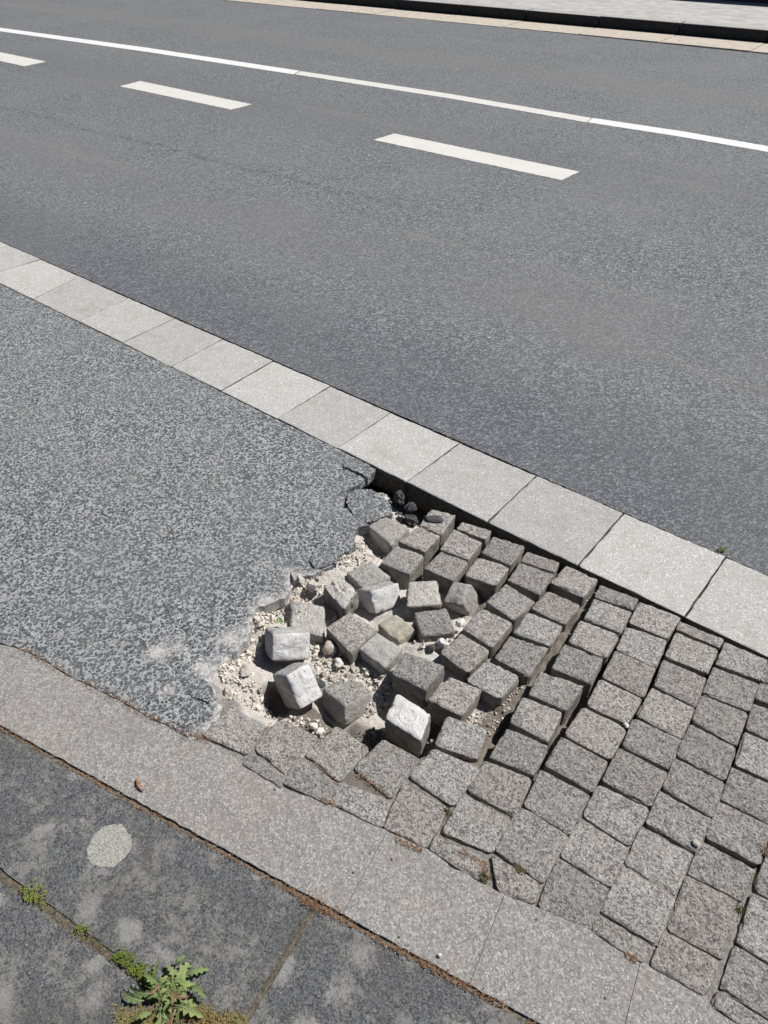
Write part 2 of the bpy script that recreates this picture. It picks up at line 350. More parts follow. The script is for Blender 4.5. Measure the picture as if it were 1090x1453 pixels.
def sheet(name, poly, z, thick, mat, parent=None, grid=None, zfun=None, box=None, bevel=.0, attr=None, side=None):
    """flat-topped slab from an outline, with interior grid points so that it can undulate"""
    n = len(poly); pts = [Vector(p[:2]) for p in poly]; ed = [(i, (i+1) % n) for i in range(n)]
    if grid:
        xs = [p.x for p in pts]; ys = [p.y for p in pts]
        x0, x1, y0, y1 = (min(xs), max(xs), min(ys), max(ys)) if box is None else box
        A = np.array([(p.x, p.y) for p in pts]); B = np.roll(A, -1, 0)
        gx, gy = np.meshgrid(np.arange(x0+grid*.5, x1, grid), np.arange(y0+grid*.5, y1, grid)); G = np.stack([gx.ravel(), gy.ravel()], 1)
        ins = np.zeros(len(G), bool)
        for a, b in zip(A, B):
            c = (a[1] > G[:, 1]) != (b[1] > G[:, 1])
            with np.errstate(divide='ignore', invalid='ignore'):
                xx = (b[0]-a[0])*(G[:, 1]-a[1])/(b[1]-a[1]) + a[0]
            ins ^= c & (G[:, 0] < xx)
        pts += [Vector((g[0]+random.uniform(-.2, .2)*grid, g[1]+random.uniform(-.2, .2)*grid)) for g in G[ins]]
    v2, e2, f2, ov, oe, of = delaunay_2d_cdt(pts, ed, [list(range(n))], 2, 1e-6)
    remap = {}
    for i, o in enumerate(ov):
        for k in o: remap[k] = i
    V = [Vector((p.x, p.y, z + (zfun(p.x, p.y) if zfun else 0))) for p in v2]
    Fc = []
    for f in f2:
        a, b, c = (v2[f[0]], v2[f[1]], v2[f[2]])
        Fc.append(list(f) if (b-a).cross(c-a) > 0 else list(reversed(f)))
    loop = [remap[i] for i in range(n)]
    area = sum(v2[loop[i]].x*v2[loop[(i+1) % n]].y - v2[loop[(i+1) % n]].x*v2[loop[i]].y for i in range(n))
    if area < 0: loop.reverse()
    base = len(V); nb = len(loop); mi = [0]*len(Fc)
    for k in loop: V.append(V[k] - Vector((0, 0, thick)))
    for i in range(nb):
        j = (i+1) % nb
        if loop[i] != loop[j]: Fc.append([loop[i], base+i, base+j, loop[j]]); mi.append(1 if side else 0)
    me = bpy.data.meshes.new(name); me.from_pydata([tuple(v) for v in V], [], Fc); me.polygons.foreach_set('material_index', mi); me.update()
    o = link(name, me, [mat, side] if side else mat, parent, False)
    if attr:
        for an, fn in attr.items():
            a = me.attributes.new(an, 'FLOAT', 'POINT'); a.data.foreach_set('value', [fn(v.x, v.y) for v in V])
    return o

def rparam(n, e):
    """parameters -1..1 crowded near both ends"""
    t = [-1, -1+e*.35, -1+e*.8]; m = n-5
    for i in range(m): t.append(-1+e*1.5 + (2-3*e)*i/(m-1))
    return t + [1-e*.8, 1-e*.35, 1]
def rocky_box(name, c8, mats, parent=None, r=.006, n=11, nz=6, rough=.0011, chip=.005, seed=0, sideidx=1, topidx=0, wave=.0015, extra=0.0, corner=0.0):
    """rounded, chipped concrete block through 8 corner points (4 top clockwise, 4 bottom)"""
    c8 = [Vector(c) for c in c8]
    dx = ((c8[1]-c8[0]).length+(c8[2]-c8[3]).length)/4; dy = ((c8[3]-c8[0]).length+(c8[2]-c8[1]).length)/4
    dz = sum((c8[i]-c8[i+4]).length for i in range(4))/8
    H = Vector((dx, dy, dz)); r = min(r, dx*.6, dy*.6, dz*.6)
    px, py, pz = rparam(n, min(.5, 2.2*r/dx)), rparam(n, min(.5, 2.2*r/dy)), rparam(nz+2, min(.5, 2.2*r/dz))
    RC = min(corner*(.7+.6*random.random()), dx*.5, dy*.5) if corner else 0
    idx = {}; V = []; Fc = []; mi = []
    cen = sum(c8, Vector())/8
    def vert(u, v, w_):
        key = (round(u, 5), round(v, 5), round(w_, 5))
        if key in idx: return idx[key]
        p = Vector((u*dx, v*dy, w_*dz))
        if RC:
            ox = abs(p.x)-(dx-RC); oy = abs(p.y)-(dy-RC)
            if ox > 0 and oy > 0:
                l_ = math.hypot(ox, oy); m_ = max(ox, oy); k_ = m_/l_
                p.x = math.copysign(dx-RC+ox*k_, p.x); p.y = math.copysign(dy-RC+oy*k_, p.y)
        q = Vector([max(-H[k]+r, min(H[k]-r, p[k])) for k in range(3)])
        d = p-q; nd = sum(1 for k in range(3) if abs(d[k]) > 1e-7)
        nrm = d.normalized() if d.length > 1e-7 else Vector((0, 0, 1))
        if nd >= 1:
            p2 = q + nrm*r if nd > 1 else p
        else: p2 = p
        s = seed*3.17
        ef = 0 if nd < 2 else 1
        near = min(1.0, max(0, sum(1 for k in range(3) if abs(p[k]) > H[k]-r*1.6)-1))
        k1 = noise.noise(Vector((p.x*95+s, p.y*95, p.z*95+s))); k2 = noise.noise(Vector((p.x*260+s, p.y*260-s, p.z*260)))
        k3 = noise.noise(Vector((p.x*34-s, p.y*34+s, p.z*34)))
        disp = rough*(k1*1.1+k2*.9) + wave*k3
        if near: disp -= chip*max(0, k1*.8+k3*.9+.05)
        if extra: disp += extra*(k3*1.1+k1*.5)
        p2 = p2 + nrm*disp
        a, b, c = (p2.x/dx+1)/2, (p2.y/dy+1)/2, (p2.z/dz+1)/2
        top = (c8[0]*(1-a)+c8[1]*a)*b + (c8[3]*(1-a)+c8[2]*a)*(1-b)
        bot = (c8[4]*(1-a)+c8[5]*a)*b + (c8[7]*(1-a)+c8[6]*a)*(1-b)
        V.append(top*c + bot*(1-c) - cen); idx[key] = len(V)-1
        return len(V)-1
    def face(P, Q, fn, m, flip):
        for i in range(len(P)-1):
            for j in range(len(Q)-1):
                q = [fn(P[i], Q[j]), fn(P[i+1], Q[j]), fn(P[i+1], Q[j+1]), fn(P[i], Q[j+1])]
                Fc.append(q[::-1] if flip else q); mi.append(m)
    face(px, py, lambda a, b: vert(a, b, 1), topidx, False); face(px, py, lambda a, b: vert(a, b, -1), sideidx, True)
    face(px, pz, lambda a, b: vert(a, -1, b), sideidx, False); face(px, pz, lambda a, b: vert(a, 1, b), sideidx, True)
    face(py, pz, lambda a, b: vert(1, a, b), sideidx, False); face(py, pz, lambda a, b: vert(-1, a, b), sideidx, True)
    # the rounded rim carries the face material of the top
    me = bpy.data.meshes.new(name); me.from_pydata([tuple(v) for v in V], [], Fc); me.polygons.foreach_set('material_index', mi); me.update()
    o = link(name, me, mats, None, True); o.location = cen
    if parent: o.parent = parent; o.matrix_parent_inverse = Matrix.Translation(-parent.location)
    return o

def quad8(q, z, depth, shrink=.003, tilt=True):
    """top corners from four pixels (clockwise from far left); z one height or four"""
    zs = z if isinstance(z, (list, tuple)) else [z]*4
    T = [at(p[0], p[1], zz) for p, zz in zip(q, zs)]
    nrm = (T[1]-T[3]).cross(T[0]-T[2]).normalized()
    if nrm.z < 0: nrm = -nrm
    c = sum(T, Vector())/4
    d = nrm if tilt else Vector((0, 0, 1))
    return T + [t + (c-t).normalized()*shrink - d*depth for t in T]

def rock(name, loc, size, mat, seed=0, sub=2, flat=.75, jag=.35, parent=None, rot=None):
    bm = bmesh.new(); bmesh.ops.create_icosphere(bm, subdivisions=sub, radius=1)
    for v in bm.verts:
        p = v.co.copy(); k = noise.noise(p*1.3+Vector((seed*2.3, seed, 0)))*jag*1.3 + noise.noise(p*3.4+Vector((seed, 0, seed)))*jag*.5
        v.co = p*(1+k); v.co.z *= flat
        for ax in ((.8, .3, .5), (-.5, .7, .4), (.1, -.9, .45)):      # broken facets
            a = Vector(ax).normalized(); dd = v.co.dot(a)-.78
            if dd > 0: v.co -= a*dd*.9
    me = bpy.data.meshes.new(name); bm.to_mesh(me); bm.free()
    o = link(name, me, mat, parent, False); o.location = loc
    o.scale = size if isinstance(size, tuple) else (size, size, size)
    o.rotation_euler = rot or (0, 0, seed*1.3)
    return o
# ------------------------------------------------------------------ ground, road, gutter
def rect(x0, y0, x1, y1): return [(x0, y0), (x1, y0), (x1, y1), (x0, y1)]
base = sheet('ground', rect(-90, -90, 90, 120), -.19, .3, M['base']); tag(base, kind='structure')

def und(x, y): return .0022*noise.noise(Vector((x*2.1, y*2.1, 1)))
road_near = dense(rect(-30, .312, 34, 7.55), .02, .0045, 3, edges={0})
# road: near part finely outlined where it meets the gutter, crown falling to the far side
pts = [(-30, .2965), (1.2, .2955), (4.6, .2955), (34, .2965), (34, 9.6), (-30, 6.9)]
road = sheet('road', dense(pts, .012, .004, 3, edges={1}), -.004, .12, M['road']); tag(road, kind='structure')

# gutter slabs, corners measured joint by joint
GB = [(-18, 390), (47.7, 424), (114, 455), (176, 485), (243, 519), (316, 553), (395, 592), (479, 635), (577, 684), (690, 742), (820, 802), (972, 875), (1143, 953)]
GT = [(57, 368), (110, 393), (178, 424), (244, 453), (312, 483), (384, 514), (466, 549), (551, 587), (649, 630), (759, 677), (884.5, 729), (1031, 789), (1202, 864)]
gutter = empty('gutter', (2.0, .15, 0)); tag(gutter, kind='structure')
gj = [(at(*b), at(*t)) for b, t in zip(GB, GT)]
d0 = .3
left = [(gj[0][0]-Vector((d0*k, 0, 0)), gj[0][1]-Vector((d0*k, 0, 0))) for k in range(14, 0, -1)]
right = [(gj[-1][0]+Vector((d0*k, 0, 0)), gj[-1][1]+Vector((d0*k, 0, 0))) for k in range(1, 7)]
gj = left+gj+right
for i, (b, t) in enumerate(gj):      # pull the joints onto straight kerb lines, keep their spacing
    b.y = b.y*.35; t.y = .291+(t.y-.291)*.3
for i in range(len(gj)-1):
    (b0, t0), (b1, t1) = gj[i], gj[i+1]; g = .0009
    dz = [random.uniform(-.0025, .0015) for _ in range(4)]
    if 10 < i < 28:
        c8 = [t0+Vector((g, 0, dz[0])), t1+Vector((-g, 0, dz[1])), b1+Vector((-g, 0, dz[2])), b0+Vector((g, 0, dz[3]))]
        c8 += [c-Vector((0, 0, .08)) for c in c8]
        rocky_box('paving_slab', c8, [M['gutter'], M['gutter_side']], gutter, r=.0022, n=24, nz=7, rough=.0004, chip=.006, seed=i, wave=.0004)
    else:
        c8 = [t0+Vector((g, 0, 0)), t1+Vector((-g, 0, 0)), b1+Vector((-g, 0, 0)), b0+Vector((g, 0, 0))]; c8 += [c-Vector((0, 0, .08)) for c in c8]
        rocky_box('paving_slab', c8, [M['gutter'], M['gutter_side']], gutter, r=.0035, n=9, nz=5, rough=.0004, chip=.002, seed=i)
for x0, x1 in ((-30, left[0][0].x-.003), (right[-1][0].x+.003, 34)):
    sheet('paving_strip', rect(x0, 0, x1, .29), 0, .14, M['gutter'], gutter)

# white lane markings
def marking(name, px, mat, z=-.002):
    P = [at(*p) for p in px]
    o = sheet(name, dense([(p.x, p.y) for p in P], .02, .007, 5), z, .003, mat, road); return o
marking('lane_dash', [(170, 122), (199, 114.5), (357, 147.5), (328, 155)], M['white'])
marking('lane_dash', [(530, 198), (560, 189), (822, 243), (797, 255)], M['white'])
marking('lane_dash', [(-60, 73), (-32, 67), (65, 87), (34, 93.5)], M['white'])
marking('lane_dash', [(1290, 356), (1318, 344), (1700, 425), (1690, 443)], M['white'])
marking('lane_line', [(-330, -8), (-330, -13), (0, 39), (210, 67.5), (425, 100), (416, 105), (210, 73.5), (0, 44)], M['white_new'])
marking('lane_line', [(418, 105), (427, 100.5), (640, 133), (840, 167), (832, 173), (640, 139.5)], M['white'])
marking('lane_line', [(834, 173), (842, 167), (970, 186), (1090, 207), (1500, 272), (1500, 281), (1090, 215), (960, 192.5)], M['white_new'])

# far side: beige channel, kerb, pavement, wall
a0, a1 = at(545, 22), at(1090, 75); du = (a1-a0); du.z = 0; du.normalize(); nv = Vector((-du.y, du.x, 0))
A0 = a0 - du*3.2
chan = empty('far_channel', (-2, 8.3, 0)); tag(chan, kind='structure')
farp = empty('far_kerb', (-2, 9, 0)); tag(farp, kind='structure')
def fq(s0, s1, t0, t1): return [tuple((A0+du*s+nv*t_)[:2]) for s, t_ in ((s0, t0), (s1, t0), (s1, t1), (s0, t1))]
for k in range(-8, 14):
    sheet('channel_stone', dense(fq(k*1.0+.006, k+.994, random.uniform(-.01, .02), .60), .06, .012, k, edges={0}), .0+random.uniform(-.001, .003), .1, M['beige'], chan)
    kz = .12+random.uniform(-.003, .003)
    q = fq(k*1.0+.004, k+.996, .62, .80); T = [Vector((q[3][0], q[3][1], kz)), Vector((q[2][0], q[2][1], kz)), Vector((q[1][0], q[1][1], kz)), Vector((q[0][0], q[0][1], kz))]
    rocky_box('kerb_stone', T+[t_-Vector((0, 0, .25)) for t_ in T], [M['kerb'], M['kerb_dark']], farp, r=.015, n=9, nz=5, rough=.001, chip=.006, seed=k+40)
sheet('kerb_run', fq(-30, -8, .0, .6), 0, .1, M['beige'], chan); sheet('kerb_run', fq(14, 40, .0, .6), 0, .1, M['beige'], chan)
sheet('kerb_run', fq(-30, -8, .62, .8), .12, .25, M['kerb'], farp); sheet('kerb_run', fq(14, 40, .62, .8), .12, .25, M['kerb'], farp)
fp = sheet('far_pavement', fq(-30, 40, .803, 9), .117, .2, M['far']); tag(fp, kind='structure')
wq = fq(-30, 40, 2.95, 3.2)
T = [Vector((wq[3][0], wq[3][1], .62)), Vector((wq[2][0], wq[2][1], .62)), Vector((wq[1][0], wq[1][1], .62)), Vector((wq[0][0], wq[0][1], .62))]
wl = empty('low_wall', tuple((T[2]+T[3])/2 - Vector((0, 0, .52)))); tag(wl, 'low black wall beyond the far pavement, cut off by the top right corner', 'wall')
rocky_box('wall_body', T+[t_-Vector((0, 0, .6)) for t_ in T], [M['wall'], M['wall']], wl, r=.01, n=20, nz=6)
wo = nv*.03; Tc = [T[0]+wo, T[1]+wo, T[2]-wo, T[3]-wo]
rocky_box('coping', [t_+Vector((0, 0, .052)) for t_ in Tc]+[t_+Vector((0, 0, .002)) for t_ in Tc], [M['wall'], M['wall']], wl, r=.008, n=20, nz=5)

# ------------------------------------------------------------------ bed under the cobbles (a dug-out hollow)
HC = [(345, 960, -.016), (330, 1000, -.012), (312, 960, -.012), (360, 880, -.02), (372, 845, -.018), (398, 850, -.03), (430, 818, -.02), (455, 800, -.018), (485, 780, -.022),
      (500, 770, -.03), (512, 800, -.045), (540, 760, -.06), (505, 750, -.02), (395, 1010, -.11), (408, 990, -.105), (383, 935, -.075), (365, 965, -.035), (360, 1000, -.05), (366, 925, -.045),
      (470, 930, -.07), (445, 945, -.065), (480, 970, -.07), (430, 1040, -.055), (448, 1030, -.05), (455, 1010, -.09), (530, 960, -.075), (515, 985, -.08), (510, 1045, -.095), (485, 1036, -.115), (466, 1018, -.115), (515, 1030, -.105), (500, 1012, -.11), (540, 1058, -.11), (545, 1025, -.12),
      (620, 922, -.045), (600, 918, -.045), (585, 900, -.06), (615, 1040, -.10), (605, 1075, -.09), (575, 722, -.10), (600, 725, -.10), (545, 690, -.10), (600, 710, -.12), (540, 710, -.05),
      (690, 1010, -.05), (705, 1000, -.045), (680, 1035, -.06), (715, 985, -.05), (735, 975, -.035), (745, 950, -.045), (790, 900, -.03), (783, 918, -.035), (700, 900, -.08), (640, 860, -.08), (600, 800, -.10),
      (750, 820, -.08), (660, 740, -.08), (720, 1050, -.09), (760, 850, -.07), (840, 840, -.03), (820, 870, -.045), (420, 870, -.03), (468, 872, -.075), (450, 855, -.06), (484, 855, -.07), (445, 838, -.035), (525, 772, -.075), (545, 786, -.08), (512, 762, -.05), (395, 875, -.05), (470, 890, -.07), (405, 880, -.06), (520, 880, -.08)]
HP = [(*at(a, b, c)[:2], c) for a, b, c in HC]
for x in np.arange(2.75, 4.3, .18):
    for y, z in ((-.03, -.06), (-.2, -.065), (-.4, -.065), (-.52, -.055), (-.64, -.03), (-.74, -.006), (-.8, -.005), (-.95, -.009), (-1.1, -.012)) if x < 2.98 else ((-.03, -.06), (-.2, -.05), (-.35, -.03), (-.5, -.018), (-.62, -.010), (-.74, -.0055), (-.8, -.005), (-.95, -.009), (-1.1, -.012)): HP.append((x, y, z))
for s_ in [(300, 1060), (340, 1060), (380, 1085), (420, 1100), (460, 1110), (520, 1120), (560, 1150), (600, 1130), (440, 1080), (500, 1090), (640, 1100), (350, 1035)]:
    p = at(*s_); HP.append((p.x, p.y, -.005))
for s_ in [(100, 700), (200, 900), (250, 980), (300, 600), (450, 680), (100, 900), (400, 760), (250, 800)]:
    p = at(*s_); HP.append((p.x, p.y, -.02))
for x in np.arange(1.6, 4.3, .2): HP.append((x, .12, -.13))
HPa = np.array(HP)
def bed_z(x, y):
    d = (HPa[:, 0]-x)**2 + (HPa[:, 1]-y)**2 + 2e-4
    w_ = d**-1.9
    return float((w_*HPa[:, 2]).sum()/w_.sum())
def bed_full(x, y):
    z = bed_z(x, y); a = min(1.0, max(.15, (-z-.005)/.03))
    z += a*(.008*noise.noise(Vector((x*22, y*22, 0))) + .0055*noise.noise(Vector((x*55, y*55, 5))) + .0042*noise.noise(Vector((x*115, y*115, 9))) + .003*abs(noise.noise(Vector((x*230, y*230, 3)))))
    return min(z, -.0048)
xs = np.arange(1.55, 4.35, .006); ys = np.arange(-1.12, .2, .006)
bv = []; soil = []
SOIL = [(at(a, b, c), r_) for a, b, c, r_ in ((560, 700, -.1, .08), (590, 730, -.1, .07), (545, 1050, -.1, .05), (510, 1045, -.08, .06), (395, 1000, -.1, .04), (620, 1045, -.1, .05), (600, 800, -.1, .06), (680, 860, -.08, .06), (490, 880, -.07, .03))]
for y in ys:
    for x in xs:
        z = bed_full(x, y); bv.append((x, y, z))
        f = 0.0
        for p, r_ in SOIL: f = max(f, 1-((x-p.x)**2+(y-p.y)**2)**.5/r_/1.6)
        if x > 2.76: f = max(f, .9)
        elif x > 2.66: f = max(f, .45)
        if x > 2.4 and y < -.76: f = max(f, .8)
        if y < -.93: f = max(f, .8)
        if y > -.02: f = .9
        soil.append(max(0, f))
nx = len(xs); bf = [(j*nx+i, j*nx+i+1, (j+1)*nx+i+1, (j+1)*nx+i) for j in range(len(ys)-1) for i in range(nx-1)]
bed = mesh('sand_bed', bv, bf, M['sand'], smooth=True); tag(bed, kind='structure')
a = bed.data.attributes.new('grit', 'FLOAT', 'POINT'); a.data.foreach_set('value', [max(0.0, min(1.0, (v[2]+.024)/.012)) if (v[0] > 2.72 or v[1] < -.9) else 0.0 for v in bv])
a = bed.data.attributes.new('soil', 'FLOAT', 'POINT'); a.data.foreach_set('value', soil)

# ------------------------------------------------------------------ asphalt pavement with its broken edge
EDGE = [(527, 669), (519, 676), (500, 668), (486, 662), (484, 674), (497, 686), (490, 700), (487, 716), (498, 722), (512, 736), (524, 741), (508, 745), (501, 756), (505, 768), (494, 778), (480, 786), (472, 799), (458, 806), (444, 812), (430, 815),
        (417, 820), (414, 812), (411, 806), (412, 822), (413, 832), (403, 845), (388, 851), (362, 862), (357, 876), (355, 890), (350, 905), (338, 918), (322, 936), (306, 946), (298, 962), (304, 978), (314, 1000), (310, 1016), (296, 1030), (286, 1041), (274, 1049)]
LOW = [(235, 1027), (210, 1016), (186, 1001), (157, 986), (125, 970), (95, 957), (70, 940), (41, 924), (20, 917), (0, 912)]
e2 = [tuple(at(*p)[:2]) for p in EDGE]; l2 = [tuple(at(*p)[:2]) for p in LOW]
lx, ly = l2[-1]; slope = (l2[-1][1]-l2[0][1])/(l2[-1][0]-l2[0][0])
far_l = (-12.0, ly + slope*(-12.0-lx))
gl = -.003
outline = [(-12.0, gl), (1.2, gl), (e2[0][0]-.002, gl)] + e2[1:] + l2 + [far_l]
ne = len(e2)
outline_d = dense(outline, .011, .0035, 11, edges=set(range(1, 3+ne+len(l2)-1)))
EP = np.array(e2); HLOW = np.array([tuple(at(*p)[:2]) for p in ((225, 925), (255, 915), (290, 945), (330, 905), (375, 850), (240, 980))])
LP = np.array(l2)
def dmin(P, x, y): return float(np.sqrt(((P[:, 0]-x)**2+(P[:, 1]-y)**2).min()))
EPd = np.array([tuple(p) for p in dense(e2, .02)][:-20])
EPsand = np.array(e2[18:])
def dustf(x, y):
    if x < 1.6 or y < -1.4: return 0
    d = dmin(EPsand, x, y); f = max(0, .62-d/.055)
    for (cx, cy), r_ in zip(HLOW, (.05, .04, .05, .05, .04, .03)):
        f = max(f, .50*(1-((x-cx)**2+(y-cy)**2)**.5/r_/1.5))
    return max(0, f)
def rustf(x, y):
    if x < 1.5: return 0
    return max(0, .6-dmin(LP, x, y)/.05)
def patchz(x, y):
    z = .003*noise.noise(Vector((x*3, y*3, 2)))
    if x > 1.6:
        d = dmin(EPd, x, y)
        if d < .12: z -= .010*(1-d/.12)**2 - .003*noise.noise(Vector((x*40, y*40, 4)))*(1-d/.12)
    return z
patch = sheet('asphalt_pavement', outline_d, 0, .032, M['patch'], grid=.018, zfun=patchz, box=(1.3, 2.5, -1.3, 0), attr={'dust': dustf, 'rust': rustf}, side=M['patch'])
tag(patch, kind='structure')
# broken-off pieces of the asphalt layer still lying at its edge
FR = [([(488, 661), (498, 665), (522, 676), (527, 671), (500, 657), (494, 650), (486, 648)], -.0005),
      ([(494, 697), (508, 692), (526, 692), (540, 699), (554, 712), (557, 726), (545, 730), (530, 736), (514, 738), (503, 730), (494, 716)], -.001),
      ([(487, 660), (500, 668), (517, 677), (511, 686), (499, 690), (489, 696), (478, 700), (472, 684)], -.003),
      ([(446, 776), (470, 771), (482, 782), (476, 796), (460, 803), (447, 806), (440, 795)], -.0025),
      ([(492, 722), (502, 735), (511, 741), (500, 752), (492, 764), (478, 768), (470, 752), (474, 734)], -.0025),
      ([(232, 1000), (252, 990), (274, 992), (290, 1003), (284, 1020), (262, 1030), (240, 1022)], .0005),
      ([(262, 968), (282, 962), (298, 968), (304, 982), (296, 996), (274, 988), (262, 980)], .0005)]
for k, (pp, lift) in enumerate(FR):
    P2 = dense([tuple(at(*p)[:2]) for p in pp], .008, .004, k*9)
    cx = sum(p.x for p in P2)/len(P2); cy = sum(p.y for p in P2)/len(P2); tx, ty = random.uniform(-.04, .04), random.uniform(-.04, .04)
    sheet('asphalt_fragment', P2, lift, .028, M['patch'], patch, grid=.01, zfun=lambda x, y: (x-cx)*tx+(y-cy)*ty-.003*max(0, (((x-cx)**2+(y-cy)**2)**.5/.05))**2+.0025*noise.noise(Vector((x*60, y*60, k))),
          attr={'dust': lambda x, y: .12 if k in (1, 3) else .05, 'rust': lambda x, y: .25 if k > 4 else 0}, side=M['patch'])
# asphalt resumes to the right of the cobbles
o = sheet('asphalt_pavement', [(4.32, -.78), (34, -.78), (34, gl), (4.32, gl)], 0, .06, M['patch']); tag(o, kind='structure')

# ------------------------------------------------------------------ edging strip and footpath slabs
O0 = at(0, 1031); O1 = at(755, 1449); ld = (O1-O0); ld.normalize(); ln = Vector((ld.y, -ld.x, 0))      # ln points towards the viewer
def L(s, t_): p = O0+ld*s+ln*t_; return (p.x, p.y)
def toL(p): d = Vector((p[0], p[1], 0))-Vector((O0.x, O0.y, 0)); return d.dot(ld), d.dot(ln)
INN = [(274, 1049), (288, 1046), (318, 1066), (345, 1087), (396, 1118), (430, 1130), (468, 1143), (505, 1162), (541, 1177), (572, 1192), (604, 1205), (611, 1208), (640, 1232), (676, 1251),
       (709, 1268), (740, 1281), (765, 1290), (800, 1305), (838, 1322), (862, 1340), (912, 1367), (928, 1374), (975, 1398), (1000, 1414), (1014, 1434), (1050, 1456), (1084, 1478), (1180, 1530)]
inn = [tuple(at(*p)[:2]) for p in reversed(LOW)] + [tuple(at(*p)[:2]) for p in INN]
inn = [(x, y-.0015) for x, y in inn]
strip = empty('edging_strip', tuple(at(545, 1240))); tag(strip, kind='structure')
cuts = [toL(at(*p))[0] for p in ((494, 1281), (690, 1335), (898, 1410))]
cuts = [cuts[0]-.5*k for k in range(8, 0, -1)] + cuts + [cuts[-1]+.27, cuts[-1]+.56, cuts[-1]+.85]
li = [toL(p) for p in inn]
xa = (toL((1.6, far_l[1]+(1.6+12)*slope)))
li = [toL((lx-2.6, ly-2.6*slope)), toL((lx-1, ly-slope))] + li + [toL((x, -.785 if x > 3.75 else -.83)) for x in (3.75, 4.1, 4.5, 5)]
lis = sorted(li, key=lambda q: q[0])
S_ = np.array([q[0] for q in lis]); T_ = np.array([q[1] for q in lis])
def inner_t(s): return float(np.interp(s, S_, T_))
sA = toL(at(288, 1046))[0]
for i in range(len(cuts)-1):
    s0, s1 = cuts[i]+.0005, cuts[i+1]-.0005
    mids = [s for s in S_ if s0+.004 < s < s1-.004]
    ov = lambda s: inner_t(s)+(-.005 if s > sA else .001)      # slips under the rounded rims of the lowest cobbles
    poly = [L(s0, -.004), L(s1, -.004), L(s1, ov(s1))] + [L(s, ov(s)) for s in reversed(mids)] + [L(s0, ov(s0))]
    poly = dense(poly, .012, .0022, i, edges=set(range(0, len(poly)-1)) - {1})
    visible = 6 <= i <= 11
    sheet('paving_slab', poly, -.0022, .08, M['band'], strip, grid=.02 if visible else None, zfun=(lambda x, y: .0012*noise.noise(Vector((x*14, y*14, 7)))+.0008*noise.noise(Vector((x*45, y*45, 7)))) )
foot = empty('footpath', tuple(at(250, 1350))); tag(foot, kind='structure')
s2, t2 = toL(at(446, 1289)); s3, t3 = toL(at(351, 1442)); g = .0055
j0 = toL(at(0, 1231)); j1 = toL(at(165, 1352)); jl0 = toL(at(0, 1251)); jl1 = toL(at(160, 1367))
def jt(s, lo=False):
    a_, b_ = (jl0, jl1) if lo else (j0, j1)
    return a_[1] + (b_[1]-a_[1])*(s-a_[0])/(b_[0]-a_[0])
def sj(t_): return s2 + (s3-s2)*(t_-t2)/(t3-t2)
fz = -.005
polyA = [L(-2.6, .007), L(sj(.007)-g, .007), L(sj(jt(s3))-g, jt(s3)-.001), L(-2.6, jt(s3)-.0+(jt(-2.6)-jt(s3))*0)]
polyA = [L(-2.6, .007), L(sj(.007)-g, .007), L(sj(jt(s3))-g, jt(s3)), L(-2.6, jt(-2.6) if jt(-2.6) > .1 else .1)]
polyB = [L(sj(.007)+g, .007), L(2.6, .007), L(2.6, jt(s3)), L(sj(jt(s3))+g, jt(s3))]
polyC = [L(-2.6, (jt(-2.6, True) if jt(-2.6) > .1 else .116)), L(s3, jt(s3, True)), L(2.6, jt(s3, True)), L(2.6, 1.4), L(-2.6, 1.4)]
zf = lambda x, y: .0015*noise.noise(Vector((x*9, y*9, 17)))+.0008*noise.noise(Vector((x*38, y*38, 7)))
bx = (1.7, 3.3, -1.8, -.9)
for P_ in (polyA, polyB, polyC):
    o = sheet('paving_slab', dense(P_, .014, .003, 5), fz, .06, M['foot'], foot, grid=.02, zfun=zf, box=bx)
jf = sheet('joint_soil', [L(-2.6, -.01), L(2.6, -.01), L(2.6, 1.4), L(-2.6, 1.4)], -.0078, .05, M['soil'], grid=.008, box=(1.75, 3.2, -1.65, -.95), zfun=lambda x, y: .002*noise.noise(Vector((x*50, y*50, 17)))+.001*noise.noise(Vector((x*150, y*150, 7))))
tag(jf, kind='structure')
o = sheet('footpath_verge', [L(-2.6, 1.4), L(2.6, 1.4), L(2.6, 6), L(-2.6, 6)], -.006, .05, M['foot']); tag(o, kind='structure')
o = sheet('footpath_verge', [L(2.605, .007), L(30, .007), L(30, 8), L(2.605, 8)], -.006, .05, M['foot']); tag(o, kind='structure')
o = sheet('footpath_verge', [L(-2.605, .007), L(-14, .007), L(-14, 8), L(-2.605, 8)], -.006, .05, M['foot']); tag(o, kind='structure')
o = sheet('footpath_verge', [L(cuts[0]-.003, -.004), L(-14, -.004), (-12, -3.6), far_l, (lx-2.9, ly-2.9*slope), L(cuts[0]-.003, inner_t(cuts[0]))], -.003, .05, M['band']); tag(o, kind='structure')
